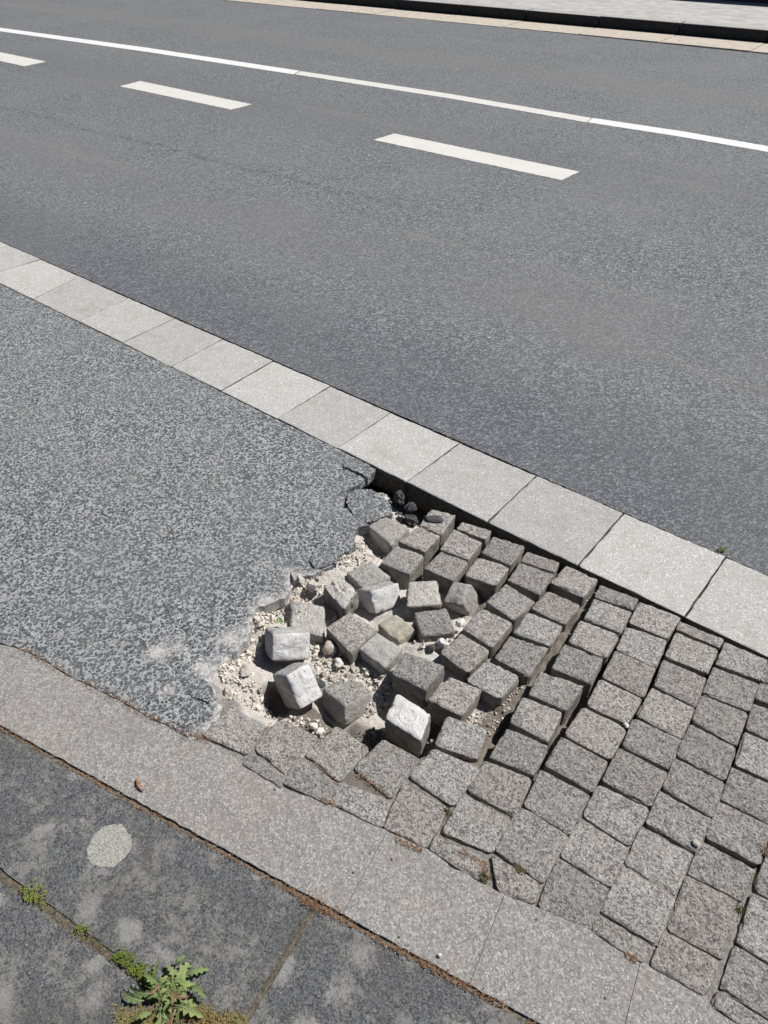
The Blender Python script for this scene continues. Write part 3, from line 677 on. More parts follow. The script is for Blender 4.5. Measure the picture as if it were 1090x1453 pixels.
# ------------------------------------------------------------------ cobbles still in their bond
SQ = {
 'A1': [[852, 829], [906, 849], [898, 865], [844, 847]],
 'A2': [[843, 849], [897, 868], [881, 898], [829, 877]],
 'A3': [[824, 879], [880, 901], [860, 934], [806, 910]],
 'A4': [[800, 913], [856, 934], [839, 970], [783, 948]],
 'A5': [[766, 952], [829, 972], [803, 1008], [750, 985]],
 'A6': [[742, 988], [799, 1010], [778, 1053], [723, 1024]],
 'A7': [[720, 1032], [778, 1058], [757, 1100], [694, 1074]],
 'A8': [[688, 1080], [754, 1105], [730, 1157], [665, 1121]],
 'A9': [[657, 1128], [726, 1166], [698, 1209], [628, 1180]],
 'A10': [[619, 1187], [692, 1219], [676, 1248], [611, 1205]],
 'S1': [[330, 1003], [374, 1033], [350, 1070], [288, 1043]],
 'S2': [[397, 1021], [452, 1046], [408, 1100], [362, 1062]],
 'S3': [[477, 1031], [523, 1062], [482, 1108], [434, 1071]],
 'S4': [[544, 1050], [595, 1078], [555, 1132], [503, 1090]],
 'S5': [[616, 1063], [681, 1090], [643, 1143], [581, 1102]],
 'S6': [[484, 1109], [553, 1136], [541, 1174], [470, 1141]],
 'S7': [[573, 1111], [637, 1149], [604, 1201], [545, 1172]],
 'S8': [[427, 1078], [479, 1111], [466, 1140], [396, 1108]],
 'S9': [[358, 1070], [406, 1101], [396, 1116], [345, 1084]],
 'B1': [[908, 854], [965, 876], [946, 905], [894, 883]],
 'B2': [[890, 890], [946, 908], [930, 946], [876, 921]],
 'B3': [[874, 924], [929, 948], [912, 988], [856, 960]],
 'B4': [[852, 964], [910, 991], [889, 1026], [834, 1000]],
 'B5': [[828, 1004], [888, 1033], [866, 1077], [802, 1042]],
 'B6': [[798, 1046], [861, 1080], [840, 1122], [775, 1085]],
 'B7': [[768, 1093], [835, 1128], [807, 1183], [745, 1142]],
 'B8': [[738, 1144], [806, 1186], [770, 1252], [703, 1205]],
 'B9': [[698, 1211], [765, 1253], [757, 1280], [709, 1264]],
 'C1': [[966, 882], [1026, 906], [1019, 918], [962, 893]],
 'C2': [[960, 898], [1018, 922], [1003, 954], [945, 931]],
 'C3': [[942, 937], [1001, 962], [986, 1002], [930, 972]],
 'C4': [[926, 977], [985, 1005], [966, 1047], [905, 1015]],
 'C5': [[900, 1019], [965, 1049], [949, 1090], [885, 1058]],
 'C6': [[879, 1062], [946, 1096], [922, 1143], [856, 1107]],
 'C7': [[850, 1114], [921, 1148], [893, 1200], [828, 1157]],
 'C8': [[822, 1163], [891, 1204], [866, 1258], [795, 1213]],
 'C9': [[789, 1217], [863, 1261], [838, 1318], [765, 1286]],
 'D1': [[1030, 912], [1088, 936], [1078, 964], [1017, 942]],
 'D2': [[1014, 947], [1076, 971], [1062, 1008], [998, 983]],
 'D3': [[996, 987], [1060, 1012], [1044, 1057], [984, 1022]],
 'D4': [[980, 1028], [1043, 1061], [1028, 1106], [961, 1071]],
 'D5': [[958, 1076], [1027, 1111], [1011, 1159], [942, 1118]],
 'D6': [[937, 1123], [1009, 1163], [988, 1208], [918, 1168]],
 'D7': [[910, 1177], [980, 1212], [960, 1270], [888, 1226]],
 'D8': [[884, 1231], [957, 1275], [933, 1340], [853, 1291]],
 'D9': [[849, 1296], [924, 1344], [910, 1364], [842, 1324]],
 'E1': [[1092, 938], [1152, 962], [1142, 990], [1080, 965]],
 'E2': [[1081, 969], [1140, 993], [1130, 1016], [1073, 991]],
 'E3': [[1068, 998], [1130, 1022], [1116, 1060], [1061, 1034]],
 'E4': [[1058, 1039], [1120, 1066], [1106, 1112], [1045, 1084]],
 'E5': [[1040, 1090], [1106, 1119], [1093, 1168], [1025, 1134]],
 'E6': [[1021, 1138], [1093, 1173], [1077, 1226], [1003, 1187]],
 'E7': [[996, 1194], [1071, 1234], [1052, 1277], [978, 1240]],
 'E8': [[975, 1244], [1050, 1281], [1026, 1360], [948, 1318]],
 'E9': [[944, 1322], [1023, 1365], [998, 1410], [925, 1370]],
 'F4': [[1134, 1062], [1196, 1090], [1184, 1140], [1121, 1108]],
 'F5': [[1120, 1114], [1184, 1146], [1172, 1192], [1106, 1160]],
 'F6': [[1107, 1166], [1172, 1198], [1160, 1226], [1097, 1190]],
 'F7': [[1094, 1194], [1160, 1228], [1144, 1302], [1072, 1262]],
 'F8': [[1069, 1268], [1142, 1306], [1124, 1384], [1047, 1337]],
 'F9': [[1043, 1343], [1121, 1390], [1098, 1448], [1024, 1402]],
 'F10': [[1022, 1406], [1096, 1453], [1086, 1474], [1012, 1430]],
 'Y1': [[804, 802], [849, 822], [828, 848], [781, 826]],
 'Y2': [[778, 838], [824, 858], [801, 886], [752, 863]],
 'Y3': [[749, 867], [799, 888], [780, 916], [728, 898]],
 'Y4': [[724, 902], [779, 919], [750, 960], [701, 933]],
 'Y5': [[690, 936], [739, 959], [709, 992], [661, 965]],
 'X1': [[748, 782], [794, 797], [787, 812], [739, 796]],
 'X2': [[738, 798], [787, 814], [766, 843], [720, 823]],
 'X3': [[718, 828], [760, 854], [728, 880], [690, 853]],
 'X4': [[684, 862], [728, 884], [698, 919], [656, 891]],
 'X5': [[654, 898], [696, 923], [664, 955], [624, 925]],
 'X6': [[638, 960], [685, 978], [655, 1016], [606, 992]],
 'U1': [[634, 1015], [692, 1034], [678, 1078], [616, 1057]],
 'W1': [[700, 761], [745, 774], [724, 802], [683, 784]],
 'W2': [[678, 790], [724, 804], [703, 831], [659, 816]],
 'V1': [[656, 740], [697, 752], [690, 766], [648, 750]],
 'V2': [[644, 750], [684, 769], [665, 794], [624, 779]],
 'V3': [[626, 782], [665, 797], [643, 824], [601, 806]],
 'T1': [[612, 722], [647, 730], [626, 759], [594, 745]],
 'T2': [[594, 746], [625, 760], [602, 783], [565, 768]],
 'T3': [[562, 773], [602, 788], [581, 815], [540, 798]]}
DROP = {'Y3': (.004, .004, -.002, -.002), 'A5': (.002, .006, .0, -.004), 'A4': (0, .001, -.004, -.003), 'B8': (0, 0, .002, .002), 'Y1': (-.006, -.002, -.003, -.006),
        'X1': (-.004, -.006, -.006, -.004), 'W1': (-.006, -.004, -.006, -.008), 'V1': (-.012, -.01, -.012, -.012), 'T1': (-.014, -.01, -.012, -.016), 'T2': (-.01, -.008, -.01, -.012)}
pav = empty('cobbled_paving', (2.95, -.45, 0)); tag(pav, kind='structure')
rs = random.Random(3)
for k, (nm, q) in enumerate(SQ.items()):
    q = [list(p) for p in q]
    cx = sum(p[0] for p in q)/4; cy = sum(p[1] for p in q)/4
    low = nm[0] == 'S' or nm in ('A8', 'A9', 'A10', 'B7', 'B8', 'B9', 'C8', 'C9', 'D8', 'D9', 'E8', 'E9', 'F8', 'F9', 'F10')
    base_z = 0.0 if low else (-.004 if nm[0] in 'ABCDEFG' else -.010)
    zz = DROP.get(nm) or [base_z+rs.uniform(-.0016, .0016) for _ in range(4)]
    c8 = quad8(q, list(zz), .085, shrink=.002 if not low else .0, tilt=False)
    cc = sum(c8[:4], Vector())/4; gr = .0036 if low else (.0036 if nm[0] in 'BCDEF' else .0015)
    for i_ in range(8): dv = c8[i_]-cc; dv.z = 0; c8[i_] = c8[i_]+dv.normalized()*gr*1.4
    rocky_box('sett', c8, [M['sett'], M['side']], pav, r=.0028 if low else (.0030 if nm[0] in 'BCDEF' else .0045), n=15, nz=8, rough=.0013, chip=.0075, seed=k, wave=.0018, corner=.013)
# the same bond goes on beyond the right edge of the picture
for col in range(6):
    x0 = 3.475+col*.113
    for row in range(8):
        y0 = -.02-row*.0985-(col % 2)*.045
        if y0-.09 < -.80: continue
        T = [Vector((x0+rs.uniform(-.002, .002), y0, 0)), Vector((x0+.103, y0+.01, 0)), Vector((x0+.103, y0-.08, 0)), Vector((x0, y0-.09, 0))]
        T = [t_+Vector((-row*.004*0+.0, 0, rs.uniform(-.003, .002))) for t_ in T]
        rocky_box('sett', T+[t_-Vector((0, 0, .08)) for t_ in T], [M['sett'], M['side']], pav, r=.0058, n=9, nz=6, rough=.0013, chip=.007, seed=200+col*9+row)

# ------------------------------------------------------------------ loose blocks lying in the hole: each a thing
def box8(s):
    v = Vector(s[3:6]); R3 = Matrix.Rotation(v.length, 3, v.normalized()) if v.length > 1e-9 else Matrix.Identity(3)
    a_, b_, c_ = s[6]/2, s[7]/2, s[8]/2
    Lc = [(-a_, b_, c_), (a_, b_, c_), (a_, -b_, c_), (-a_, -b_, c_), (-a_, b_, -c_), (a_, b_, -c_), (a_, -b_, -c_), (-a_, -b_, -c_)]
    return [R3 @ Vector(p) + Vector(s[:3]) for p in Lc]
GR = 'loose cobblestones in the broken hollow'
F_, SD, SL, CA, CW, CYL, CG = M['sett'], M['side'], M['sett_light'], M['cast'], M['cast_white'], M['cast_yellow'], M['cast_grey']
LOOSE = [
 # pixels (far-left, far-right, near-right, near-left), corner heights, depth, top, side, rough, extra, label
 ([(544, 730), (582, 748), (554, 773), (521, 746)], (-.012, -.012, -.018, -.018), .08, SL, CA, .0013, 0, 'pale loose cobblestone against the broken asphalt edge, nearest to the black lumps under the gutter'),
 ([(526, 795), (556, 818), (514, 835), (490, 812)], (-.02, -.025, -.03, -.03), .08, SL, CA, .0012, 0, 'pale low cobblestone behind the tilted smooth grey block, at the sandy asphalt edge'),
 ([(411, 849), (461, 859), (460, 904), (411, 893)], (-.022, -.024, -.036, -.03), .08, SL, CA, .0012, 0, 'dull grey cobblestone lying directly behind the white upturned block, beside the green sprout'),
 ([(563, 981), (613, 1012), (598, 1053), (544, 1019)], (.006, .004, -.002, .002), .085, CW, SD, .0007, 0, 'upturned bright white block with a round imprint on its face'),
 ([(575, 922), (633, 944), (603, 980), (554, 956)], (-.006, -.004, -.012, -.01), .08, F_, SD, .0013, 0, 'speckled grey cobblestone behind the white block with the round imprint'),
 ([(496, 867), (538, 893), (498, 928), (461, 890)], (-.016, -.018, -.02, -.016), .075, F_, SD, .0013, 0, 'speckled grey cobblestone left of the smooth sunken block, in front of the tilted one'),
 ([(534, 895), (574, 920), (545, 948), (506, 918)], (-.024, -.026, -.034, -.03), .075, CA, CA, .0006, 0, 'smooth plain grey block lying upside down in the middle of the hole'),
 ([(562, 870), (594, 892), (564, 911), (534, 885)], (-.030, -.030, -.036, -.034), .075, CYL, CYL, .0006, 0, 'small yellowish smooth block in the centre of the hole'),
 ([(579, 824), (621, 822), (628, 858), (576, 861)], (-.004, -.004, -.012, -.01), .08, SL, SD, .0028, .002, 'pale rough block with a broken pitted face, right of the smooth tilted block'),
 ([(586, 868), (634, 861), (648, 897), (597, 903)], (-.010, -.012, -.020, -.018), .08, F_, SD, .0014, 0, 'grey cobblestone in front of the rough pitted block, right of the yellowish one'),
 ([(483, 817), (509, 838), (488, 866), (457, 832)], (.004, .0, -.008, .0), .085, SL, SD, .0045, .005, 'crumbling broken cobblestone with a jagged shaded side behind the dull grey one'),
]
for k, (q, zz, dp, tm, sm, rg, ex, lab) in enumerate(LOOSE):
    c8 = quad8(q, list(zz), dp, shrink=.001)
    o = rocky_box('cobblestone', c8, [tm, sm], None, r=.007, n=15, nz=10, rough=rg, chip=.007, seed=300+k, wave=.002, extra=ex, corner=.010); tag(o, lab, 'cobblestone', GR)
    if k == 3:     # cast ring on the underside
        T = c8[:4]; c = sum(T, Vector())/4; ux = (T[1]-T[0]).normalized(); nz_ = (T[1]-T[3]).cross(T[0]-T[2]).normalized(); nz_ = nz_ if nz_.z > 0 else -nz_; uy = nz_.cross(ux)
        V = []; Fc = []; N = 36
        for i in range(N):
            th = 2*math.pi*i/N; dd = ux*math.cos(th)+uy*math.sin(th)
            for rr, hh in ((.0165, -.001), (.0182, .0005), (.0212, .0006), (.0235, -.001)): V.append(c+dd*(rr+.0009*math.sin(3*th))+nz_*(hh+.0007+.0004*math.sin(5*th)))
        for i in range(N):
            for j in range(3): a_ = i*4+j; b_ = ((i+1) % N)*4+j; Fc.append((a_, b_, b_+1, a_+1))
        mesh('cast_ring', V, Fc, M['cast_white'], o)
BOXES = {'P1': [2.1305, -0.1457, -0.0941, -0.0577, 0.1649, 0.0249, 0.0987, 0.0907, 0.0538], 'P2': [2.2576, -0.3847, -0.0636, -0.1101, -0.1573, -0.2867, 0.0989, 0.0931, 0.0845], 'L1': [2.3047, -0.3952, -0.0618, -0.574, -0.1972, 1.2912, 0.0928, 0.0948, 0.0668], 'L3': [2.1995, -0.5718, -0.0903, 0.2582, 0.2579, 0.6865, 0.0936, 0.0862, 0.0802], 'L4': [2.2537, -0.693, -0.028, 0.7356, 0.6237, 0.7482, 0.0983, 0.0715, 0.0997], 'L5': [2.3576, -0.7645, -0.0422, 0.0006, 0.8622, -0.192, 0.0935, 0.0715, 0.0843], 'L6': [2.4573, -0.697, -0.0865, -0.2502, -0.1601, -0.1527, 0.0905, 0.0928, 0.067], 'L7': [2.6222, -0.678, -0.0572, -0.0548, 0.2287, 0.2713, 0.0991, 0.0844, 0.0769], 'L8': [2.5415, -0.5321, -0.0797, 0.233, 0.192, 0.2111, 0.0987, 0.0794, 0.0754], 'L9': [2.3297, -0.5397, -0.0719, 0.2721, 0.3768, -0.0597, 0.0944, 0.089, 0.0789], 'L10': [2.409, -0.52, -0.098, 0.3765, 0.4391, 0.0255, 0.0878, 0.0733, 0.0827], 'L11': [2.4345, -0.4719, -0.0767, -0.0938, -0.1089, -0.1849, 0.0882, 0.0715, 0.0847], 'L12': [2.4292, -0.3502, -0.0405, 0.1117, -0.02, 0.6915, 0.0877, 0.0861, 0.0852], 'L13': [2.4812, -0.3659, -0.0816, 0.5486, 0.0305, 0.8286, 0.0949, 0.0762, 0.0823], 'L2': [2.2059, -0.4556, -0.0774, 0.0635, 0.5905, 0.083, 0.08, 0.0731, 0.0749], 'L14': [2.496, -0.2623, -0.0606, 0.347, -0.314, 0.1396, 0.0655, 0.0703, 0.0806]}
LB = {
 'L1': (SL, CG, .0008, 0, 'tilted block with a large smooth pale side facing up, at the back of the hole'),
 'L4': (CG, CA, .0018, .002, 'whitish chipped block leaning on another white block at the left of the hole'),
 'L5': (CG, CA, .0015, .0015, 'whitish smooth block tipped over the dark pit, nearest the left rim'),
 'L6': (F_, CA, .0013, 0, 'grey speckled block standing high, immediately right of the tipped white one'),
 'L14': (CA, SL, .0010, .001, 'tilted block with a smooth bluish grey face and rough pale broken side'),
}
for k, (nm, s) in enumerate(BOXES.items()):
    if nm not in LB: continue
    tm, sm, rg, ex, lab = LB[nm]
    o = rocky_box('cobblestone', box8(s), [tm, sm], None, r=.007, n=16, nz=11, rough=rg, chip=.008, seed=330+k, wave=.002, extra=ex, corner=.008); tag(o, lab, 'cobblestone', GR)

# ------------------------------------------------------------------ rubble, stones, lumps
def named_rock(px, py, z, size, mat, label, cat='stone', sub=3, seed=0, jag=.35, name='stone', rot=None):
    o = rock(name, at(px, py, z), size, mat, seed, sub, .8, jag, rot=rot); tag(o, label, cat); return o
named_rock(468, 919, -.05, .0195, M['rock_pink'], 'round pinkish stone wedged between the dull grey and speckled cobblestones', seed=4, jag=.14)
named_rock(481, 940, -.055, (.016, .012, .011), M['rock_white'], 'small angular white stone on the gravel right below the round pinkish one', seed=9, jag=.3)
named_rock(445, 1030, -.036, (.011, .009, .008), M['rock_white'], 'left one of two bright white pebbles at the front of the hole', seed=5, jag=.15)
named_rock(454, 1037, -.034, (.011, .009, .007), M['rock_white'], 'right one of two bright white pebbles at the front of the hole', seed=6, jag=.15)
named_rock(629, 913, -.030, (.019, .013, .012), M['rock_white'], 'white broken stone bit in front of the pitted block, largest of its row', seed=7, jag=.4)
named_rock(612, 919, -.036, (.013, .011, .010), M['tar'], 'dark lump between white stone bits in the middle of the hole', seed=8, jag=.3)
named_rock(653, 884, -.030, (.014, .011, .010), M['rock_white'], 'white stone bit right of the grey cobblestone, below the bluish block', seed=13, jag=.35)
named_rock(444, 831, -.014, (.020, .017, .016), M['rock'], 'grey broken lump wedged between asphalt edge and the crumbling cobblestone', 'stone', seed=41, jag=.4)
named_rock(427, 823, -.010, (.013, .011, .010), M['rock'], 'pale crumb at the notch of the cracked asphalt edge', 'stone', seed=43, jag=.45)
named_rock(350, 950, -.012, (.022, .016, .009), M['rock'], 'flat pale mortar lump on the sand left of the two whitish blocks', 'stone', seed=45, jag=.4)
named_rock(567, 706, -.035, (.021, .017, .026), M['tar'], 'upright grey tar lump in the dark gap under the gutter edge', 'tar lump', seed=21, jag=.45, name='tar_lump', sub=4)
named_rock(583, 719, -.035, (.020, .017, .017), M['tar'], 'rounder grey tar lump leaning against the upright one in the gutter gap', 'tar lump', seed=25, jag=.4, name='tar_lump', sub=4)
named_rock(584, 737, -.055, (.022, .016, .014), M['tar'], 'black crumbly tar lump in front of the two grey lumps', 'tar lump', seed=29, jag=.5, name='tar_lump', sub=4)
named_rock(617, 736, -.009, (.028, .017, .0075), M['tar'], 'flat dark asphalt flake stuck on the cobble next to the gutter', 'asphalt flake', seed=33, jag=.25, name='asphalt_flake', sub=4, rot=(0.02, 0, .45))
named_rock(988, 1196, .001, (.0085, .0065, .004), M['rock_pink'], 'yellowish pebble set in a cobble near the right edge of the picture', 'pebble', seed=2, jag=.1, name='pebble')
named_rock(624, 1355, .002, (.0042, .0036, .003), M['rock_white'], 'tiny white pebble alone on the edging strip above the litter line', 'pebble', seed=3, jag=.1, name='pebble')
named_rock(889, 1029, -.001, (.007, .006, .005), M['rock_white'], 'small white pebble in the joint between two cobbles, right of the hole', 'pebble', seed=14, jag=.15, name='pebble')
named_rock(448, 968, -.05, (.024, .015, .012), M['patch'], 'flat grey asphalt crumb between the tipped white block and the tall speckled one', 'asphalt crumb', seed=17, jag=.3, name='asphalt_crumb')

# templates of small stones, joined to one gravel object per kind
def scatter_rocks(name, mat, zones, seed, label, cat='gravel'):
    r2 = random.Random(seed); tv = []
    for k in range(8):
        bm = bmesh.new(); [bm.verts.new(Vector([r2.gauss(0, 1) for _ in range(3)]).normalized()*r2.uniform(.75, 1.15)) for _ in range(11)]
        hull = bmesh.ops.convex_hull(bm, input=bm.verts); bmesh.ops.delete(bm, geom=[v for v in bm.verts if not v.link_faces], context='VERTS'); bm.verts.index_update()
        tv.append(([v.co.copy() for v in bm.verts], [[v.index for v in f.verts] for f in bm.faces])); bm.free()
    V = []; Fc = []
    for poly, n, s0, s1 in zones:
        P_ = [at(*p, -.05) for p in poly]; xs_ = [p.x for p in P_]; ys_ = [p.y for p in P_]; done = 0; tries = 0
        while done < n and tries < n*20:
            tries += 1
            x = r2.uniform(min(xs_), max(xs_)); y = r2.uniform(min(ys_), max(ys_)); ins = False
            for i in range(len(P_)):
                a_, b_ = P_[i], P_[i-1]
                if (a_.y > y) != (b_.y > y) and x < (b_.x-a_.x)*(y-a_.y)/(b_.y-a_.y)+a_.x: ins = not ins
            if not ins: continue
            done += 1; s = s0+(s1-s0)*r2.random()**3; z = bed_full(x, y)+s*.35
            vs, fs = tv[r2.randrange(8)]; R3 = Matrix.Rotation(r2.uniform(0, 6.28), 3, Vector((r2.uniform(-1, 1), r2.uniform(-1, 1), r2.uniform(-1, 1))).normalized())
            b0 = len(V); fl = r2.uniform(.6, 1)
            for v in vs: q = R3 @ Vector((v.x, v.y, v.z*fl)); V.append((x+q.x*s, y+q.y*s, z+q.z*s))
            Fc += [[i+b0 for i in f] for f in fs]
    o = mesh(name, V, Fc, mat, smooth=False); tag(o, label, cat, kind='stuff'); return o
Z_MAIN = [(440, 905), (470, 900), (500, 935), (560, 955), (545, 985), (520, 1000), (480, 965), (450, 960)]
Z_LOW = [(420, 1005), (470, 1030), (460, 1045), (440, 1050), (405, 1025)]
Z_PIT = [(360, 970), (400, 1000), (440, 1020), (400, 1036), (365, 1010)]
Z_MID = [(585, 905), (640, 895), (655, 905), (620, 925), (590, 925)]
Z_RT = [(660, 1020), (735, 965), (755, 940), (745, 975), (700, 1040), (665, 1045)]
Z_COL = [(785, 900), (800, 880), (806, 890), (770, 945), (755, 960), (750, 950)]
Z_EDGE = [(362, 870), (415, 830), (480, 790), (520, 770), (520, 800), (470, 815), (415, 860), (375, 900), (360, 960), (372, 1010), (330, 1010), (305, 960), (345, 905)]
Z_WELL = [(505, 1020), (545, 1010), (550, 1050), (520, 1060), (495, 1045)]
Z_C1 = [(830, 835), (852, 830), (850, 850), (825, 870)]
Z_B1 = [(595, 1050), (640, 1015), (610, 1070), (590, 1080)]
Z_GUT = [(535, 700), (560, 700), (620, 730), (600, 745), (560, 740)]
Z_P = [(495, 755), (525, 760), (548, 780), (535, 800), (490, 815), (465, 820), (480, 790)]
scatter_rocks('sandy_gravel', M['rock'], [(Z_P, 420, .001, .006), (Z_MAIN, 500, .001, .004), (Z_MAIN, 420, .0018, .010), (Z_LOW, 90, .0018, .008), (Z_MID, 70, .002, .010), (Z_RT, 260, .0014, .0055), (Z_COL, 90, .0014, .005), (Z_EDGE, 1300, .0012, .008), (Z_EDGE, 110, .006, .015), ([(400, 840), (470, 830), (500, 870), (470, 880), (440, 890), (400, 880)], 260, .0015, .007), (Z_MAIN, 14, .008, .014), (Z_WELL, 60, .0015, .006), (Z_C1, 40, .0015, .006), (Z_B1, 50, .002, .009), (Z_PIT, 60, .002, .008)], 3, 'pale sandy gravel strewn in the hollow', 'gravel')
scatter_rocks('dark_gravel', M['tar'], [(Z_PIT, 70, .002, .008), (Z_GUT, 160, .002, .008), (Z_WELL, 130, .0015, .006), (Z_MAIN, 50, .0015, .006), (Z_EDGE, 25, .0012, .004)], 5, 'dark crumbs of tar and soil in the hollow', 'gravel')

# ------------------------------------------------------------------ dry litter and moss in the joints
def flakes(name, mat, paths, seed, label, cat, lmin=.002, lmax=.007, flat=.35):
    r2 = random.Random(seed); V = []; Fc = []
    for pts, n, wd, z in paths:
        P_ = [at(*p) for p in pts]; cum = [0]
        for a_, b_ in zip(P_, P_[1:]): cum.append(cum[-1]+(b_-a_).length)
        for _ in range(n):
            d = r2.random()*cum[-1]
            # clumpy along the joint
            if noise.noise(Vector((d*14, seed, 0))) + r2.uniform(-.35, .5) < -.08: continue
            i = max(k for k in range(len(cum)-1) if cum[k] <= d); u = (d-cum[i])/(cum[i+1]-cum[i])
            c = P_[i].lerp(P_[i+1], u); nn = Vector((-(P_[i+1]-P_[i]).y, (P_[i+1]-P_[i]).x, 0)).normalized()
            c = c + nn*r2.gauss(0, wd); c.z = z + abs(r2.gauss(0, .0018))
            l = r2.uniform(lmin, lmax); wdt = l*r2.uniform(.12, .4); th = r2.uniform(0, 6.28) if r2.random() < .5 else math.atan2((P_[i+1]-P_[i]).y, (P_[i+1]-P_[i]).x)+r2.gauss(0, .4)
            ux = Vector((math.cos(th), math.sin(th), r2.uniform(-flat, flat))).normalized(); uy = Vector((-math.sin(th), math.cos(th), r2.uniform(-flat, flat)))
            b0 = len(V); k = Vector((0, 0, wdt*.4))
            V += [c-ux*l/2, c+uy*wdt/2, c+ux*l/2, c-uy*wdt/2, c+k]; Fc += [(b0, b0+3, b0+4), (b0+3, b0+2, b0+4), (b0+2, b0+1, b0+4), (b0+1, b0, b0+4)]
    o = mesh(name, V, Fc, mat, smooth=False); tag(o, label, cat, kind='stuff'); return o
LINE = [(-10, 1026), (0, 1031), (100, 1089), (245, 1170), (330, 1217), (446, 1283), (560, 1346), (660, 1396), (760, 1452)]
flakes('dry_litter', M['litter'], [(LINE, 1600, .0028, -.004), ([(400, 1258), (500, 1312)], 260, .005, -.001), ([(430, 1272), (480, 1300)], 250, .006, 0), ([(555, 1342), (720, 1430)], 500, .004, -.002),
       ([(30, 920), (95, 957), (157, 986), (210, 1016), (240, 1028), (272, 1048), (292, 1046)], 1000, .006, .001), ([(265, 1040), (300, 1050)], 120, .006, .001),
       ([(392, 840), (425, 848), (440, 858)], 160, .008, -.012), ([(380, 1028), (392, 1034)], 60, .004, -.004), ([(505, 1095), (545, 1125)], 70, .003, 0), ([(437, 1078), (480, 1108)], 60, .003, 0), ([(455, 1135), (475, 1142)], 90, .003, 0),
       ([(560, 1190), (600, 1206)], 160, .004, 0), ([(650, 1208), (690, 1228)], 160, .004, 0), ([(684, 1226), (692, 1252)], 120, .005, 0), ([(888, 1352), (905, 1366)], 80, .004, 0), ([(1080, 1195), (1090, 1215)], 80, .004, 0),
       ([(250, 1440), (330, 1452)], 200, .006, 0), ([(196, 1105), (199, 1120)], 70, .0018, .001)], 5, 'reddish brown dry litter caught in the joints', 'litter')
flakes('pale_litter', M['rock'], [(LINE, 500, .005, -.003), ([(0, 925), (140, 990), (280, 1050)], 260, .012, .001), ([(290, 1080), (600, 1240), (900, 1400)], 200, .05, .001), ([(250, 960), (350, 1000)], 150, .03, .001)], 8, 'pale grit lying on the paving', 'litter', .001, .004)
flakes('joint_moss', M['moss'], [([(0, 1241), (60, 1280), (110, 1318), (165, 1359), (230, 1405), (330, 1455)], 2600, .0045, -.004), ([(446, 1287), (420, 1325), (398, 1362), (372, 1405), (350, 1443)], 800, .0034, -.004),
       ([(578, 1112), (610, 1130), (637, 1152)], 330, .0022, -.002), ([(541, 1122), (556, 1132)], 150, .003, -.001), ([(626, 1180), (655, 1200)], 150, .002, -.002), ([(666, 1126), (730, 1160)], 200, .0015, -.003),
       ([(620, 1192), (700, 1225)], 150, .002, -.002), ([(705, 1208), (700, 1190)], 60, .002, -.002), ([(728, 1225), (745, 1240)], 160, .004, 0), ([(686, 1236), (690, 1250)], 160, .003, 0), ([(632, 1146), (640, 1158)], 160, .003, 0),
       ([(1072, 1240), (1068, 1256)], 160, .003, 0), ([(1045, 1282), (1058, 1292), (1050, 1300)], 260, .005, 0), ([(355, 1050), (368, 1048)], 60, .003, 0), ([(250, 966), (330, 560)], 0, .1, 0)], 11, 'dry olive moss growing in the paving joints', 'moss', .0012, .004, .9)
# dirt packed in the tight lower joints
flakes('joint_grit', M['soil'], [([(350, 1038), (520, 1140), (690, 1240), (900, 1350), (1060, 1450)], 1600, .035, -.005)], 15, 'earthy grit in the tight cobble joints', 'grit', .001, .003)

# ------------------------------------------------------------------ pale dried spot on the footpath
c = at(155, 1200); N = 70; V = []; Fc = []
P_ = [at(155+31*math.cos(2*math.pi*i/N)*(1+.05*math.sin(3*i/N*6.28)), 1199+29.5*math.sin(2*math.pi*i/N)-7*math.cos(2*math.pi*i/N)) for i in range(N)]
sp = sheet('paint_spot', dense([(p.x, p.y) for p in P_], .0018, .0045, 4), fz+.0009, .0016, M['spot'], grid=.006, zfun=lambda x, y: zf(x, y)+.0003*noise.noise(Vector((x*200, y*200, 0))))
tag(sp, 'pale grey oval spot on the dark footpath slab', 'spot')

# small curled catkin on the edging strip
cv = [at(*p, .0022) for p in ((196, 1103), (194, 1107), (195, 1113), (199, 1119), (204, 1122))]
V = []; Fc = []
for i, p in enumerate(cv):
    rr = (.0012, .0024, .0027, .0023, .001)[i]
    dd = (cv[min(i+1, 4)]-cv[max(i-1, 0)]).normalized(); sx_ = dd.cross(Vector((0, 0, 1))).normalized()
    for j in range(8): th = j*math.pi/4; V.append(p+(sx_*math.cos(th)+Vector((0, 0, 1))*math.sin(th))*rr*(1+.2*((i+j) % 2)))
for i in range(4):
    for j in range(8): Fc.append((i*8+j, i*8+(j+1) % 8, (i+1)*8+(j+1) % 8, (i+1)*8+j))
ck = mesh('catkin', V, Fc, M['litter'], centre=True); tag(ck, 'small brown curled catkin lying on the edging strip above the oval spot', 'catkin')

